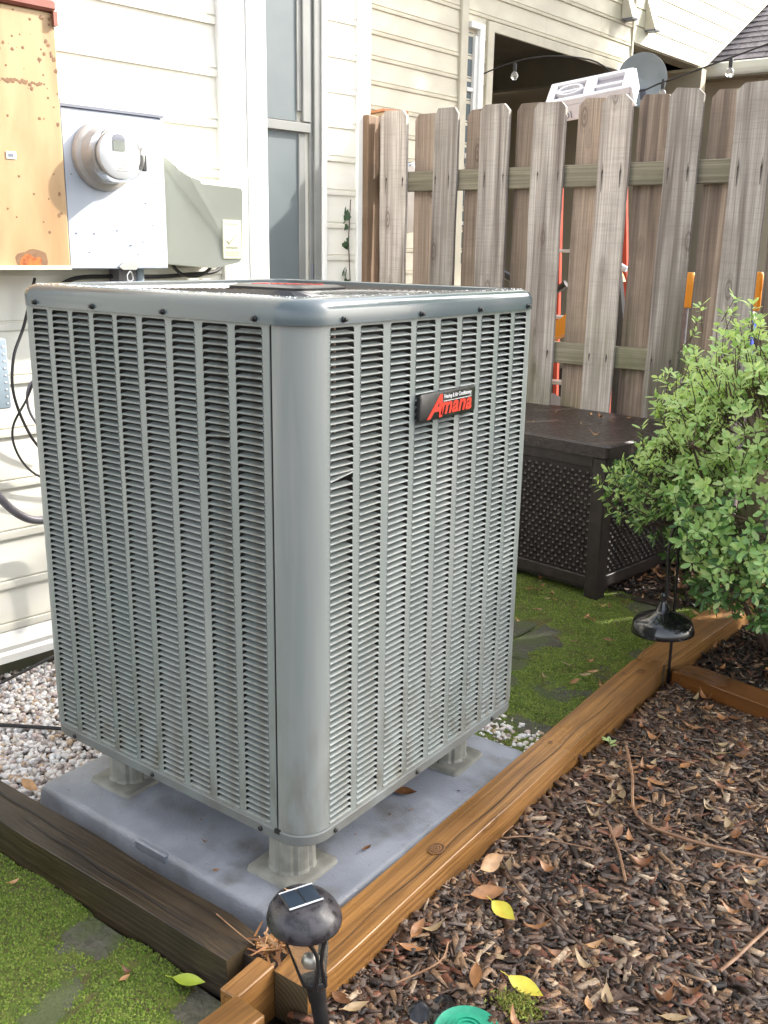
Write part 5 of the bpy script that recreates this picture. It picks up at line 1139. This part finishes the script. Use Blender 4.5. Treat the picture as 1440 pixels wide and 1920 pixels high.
# twigs
def twig(pts, r, lab, mt=None):
    return cable('twig', lab, pts, r, mt or M['stem'], 'twig', n=5, sub=4)
M['twigpale'] = mat('pale_twig', (.30, .17, .09), (.2, .1, .05), 40, rough=.6)
twig([(.185, .36, -.150), (.26, .30, -.158), (.34, .27, -.160), (.42, .235, -.160)], .0022, 'dark thin twig lying across the mulch by the yellow leaf')
twig([(.42, .235, -.162), (.47, .19, -.160), (.52, .13, -.163)], .0018, 'dark thin twig continuing towards the bottom edge of the picture')
twig([(.665, .49, -.155), (.652, .42, -.152), (.64, .36, -.154), (.628, .32, -.158)], .0032, 'pale orange-brown stick on the mulch at the right edge', M['twigpale'])
twig([(.20, .93, -.155), (.27, .80, -.150), (.34, .66, -.152), (.45, .64, -.152), (.62, .68, -.15)], .0035, 'long reddish branching stick lying across the upper mulch', M['twigpale'])
twig([(.30, .60, -.152), (.36, .52, -.152), (.41, .44, -.154)], .003, 'short reddish stick lying across the middle of the mulch', M['twigpale'])
twig([(.152, .47, -.155), (.165, .40, -.14), (.20, .44, -.145), (.27, .48, -.153), (.33, .50, -.155)], .0014, 'thin curling reddish stem looping by the timber', M['twigpale'])
twig([(.40, -.02, -.16), (.46, .05, -.156), (.56, .12, -.158)], .002, 'straight grey-brown twig near the bottom right of the mulch')
twig([(.22, -.03, -.16), (.25, .05, -.158), (.235, .1, -.158)], .0016, 'thin pale twig beside the foot of the solar light', M['twigpale'])
twig([(-.09, -.13, -.117), (-.03, -.142, -.114), (.02, -.15, -.112)], .001, 'thin pale twig lying on the near end of the dark timber', M['twigpale'])
# splinter heap at the joint of the timbers
random.seed(31); b = MB()
for k in range(70):
    x = random.gauss(.035, .016); y = random.gauss(-.128, .013); a = random.uniform(0, 3.1); l = random.uniform(.006, .02); ww = random.uniform(.001, .0028); z_ = -.128 + random.uniform(0, .012)
    ca, sa = math.cos(a), math.sin(a); b.add([(x - ca * l - sa * ww, y - sa * l + ca * ww, z_), (x + ca * l - sa * ww, y + sa * l + ca * ww, z_ + random.uniform(-.004, .006)), (x + ca * l + sa * ww, y + sa * l - ca * ww, z_ + .002), (x - ca * l + sa * ww, y - sa * l - ca * ww, z_ + .001)], [(0, 1, 2, 3)], random.randrange(3))
o = b.build('wood_splinters', [leafm[0], leafm[2], leafm[1]], kind='stuff')
# clutter filling the gap under the splinters
b = MB(); b.box(-.0, .066, -.155, -.052, -.22, -.135); b.build('joint_soil', M['earth'], kind='structure')
# valve lid and bag
vl = thing('valve_lid', 'round green plastic irrigation valve lid at the bottom edge of the picture', 'valve lid', (.366, -.046, -.182))
b = MB(); b.lathe([(.053, 0), (.053, .022), (.050, .026), (.046, .024), (.034, .024), (.032, .028), (.001, .028)], 36, (0, 0, 0)); b.build('lid', M['greenlid'], vl, smooth=True, flat_angle=30)
b = MB()
for k in range(3): b.lathe([(.024 - k * .007, .0281), (.024 - k * .007, .0305), (.022 - k * .007, .0305), (.022 - k * .007, .0281)], 28, (0, 0, 0), cap0=False, cap1=False)
b.build('ring_rib', M['greenlid'], vl, smooth=True, flat_angle=30)
b = MB(); n = 30
for j in range(n):
    for i in range(n):
        u = i / (n - 1) * 2 - 1; v = j / (n - 1) * 2 - 1; x = u * .07; y = v * .035; b.v.append((x, y, .012 + .014 * mnoise.noise(Vector((x * 40, y * 30, 1.))) * 1.6 - .03 * max(0, u * u + v * v - .7)))
b.f = [(j * n + i, j * n + i + 1, (j + 1) * n + i + 1, (j + 1) * n + i) for j in range(n - 1) for i in range(n - 1)]; b.mi = [0] * len(b.f)
bg_ = b.build('plastic_bag_scrap', M['bag'], smooth=True); bg_.location = (.318, -.012, -.178); bg_.rotation_euler = (0, 0, R(50)); tag(bg_, 'crumpled black plastic scrap around the green valve lid', 'plastic scrap')
# moss tuft and weed
P = []; n = 1500
P = np.stack([rng.normal(.398, .016, n), rng.normal(.047, .013, n), rng.uniform(-.178, -.155, n)], 1); s = np.stack([rng.uniform(.0012, .0025, n)] * 2 + [rng.uniform(.004, .009, n)], 1)
M['mosstuft'] = mat('olive_moss_tuft', (.20, .19, .03), (.13, .14, .02), 60, rough=.9)
V, F = scatter([(-1, -.6, 0), (1, -.6, 0), (0, 1.1, 0), (0, 0, 1.)], [(0, 1, 3), (1, 2, 3), (2, 0, 3)], P, s, rotmats(n, .8)); o = fromnp('moss_tuft', V, F, [M['mosstuft'], M['moss2']], np.repeat(rng.choice(2, n, p=[.75, .25]), 3)); tag(o, 'olive-green moss tuft beside the green valve lid', 'moss')
wd = thing('seedling', 'tiny bright green seedling growing in the mulch by the timber', 'plant', (.163, .915, -.172))
for k in range(6):
    a = k * 1.05; b = MB(); b.add([tuple(v * .022) for v in LB], LBF); o = b.build('leaf', M['leafA'], wd, smooth=True); o.location = (0, 0, .012 + .003 * k); o.rotation_euler = (0, -.35, a)
b = MB(); b.tube([(0, 0, -.01), (0, 0, .03)], .001, 4); b.build('stem', M['stem'], wd)

# debris on the pad and water drops on the cover
random.seed(44); b = MB()
for k in range(260):
    x = random.uniform(-.69, .02); y = random.uniform(-.03, .72); l = random.uniform(.0006, .0022) if k % 6 else random.uniform(.002, .006); a = random.uniform(0, 3); ca, sa = math.cos(a) * l, math.sin(a) * l
    if x < -.1 and y > .08 and random.random() < .6: continue
    b.add([(x - ca, y - sa, -.1388), (x + sa * .5, y - ca * .5, -.1385), (x + ca, y + sa, -.1378), (x - sa * .4, y + ca * .4, -.1382)], [(0, 1, 2, 3)], random.randrange(3))
b.build('pad_debris', [M['blackmatte'], leafm[3], leafm[0]], kind='stuff')
n = 520; P = []; S = []
for k in range(n):
    if random.random() < .7: x = random.uniform(-.7, -.03); y = random.uniform(.012, .05); z_ = .9118
    else: x = random.uniform(-.05, -.012); y = random.uniform(.05, .7); z_ = .9118
    P.append((x, y, z_)); S.append([random.uniform(.0010, .0032)] * 2 + [random.uniform(.0007, .0014)])
V, F = scatter(ico, icof, np.array(P), np.array(S), rotmats(n, 0.)); M['drop'] = mat('water_drop', (.8, .84, .86), rough=.03, spec=1.); fromnp('water_drop', V, F, M['drop'], smooth=True, kind='stuff')
for (x, y, sz, mi) in ((.01, .03, .018, 2), (-.20, -.03, .014, 0), (-.02, .20, .022, 3), (-.28, .02, .012, 1), (-.36, .12, .014, 3), (-.03, .36, .012, 0)):
    fallen(x, y, -.136, sz, mi, 'small curled leaf bit lying on the grey equipment pad', 'leaf bits on the pad')
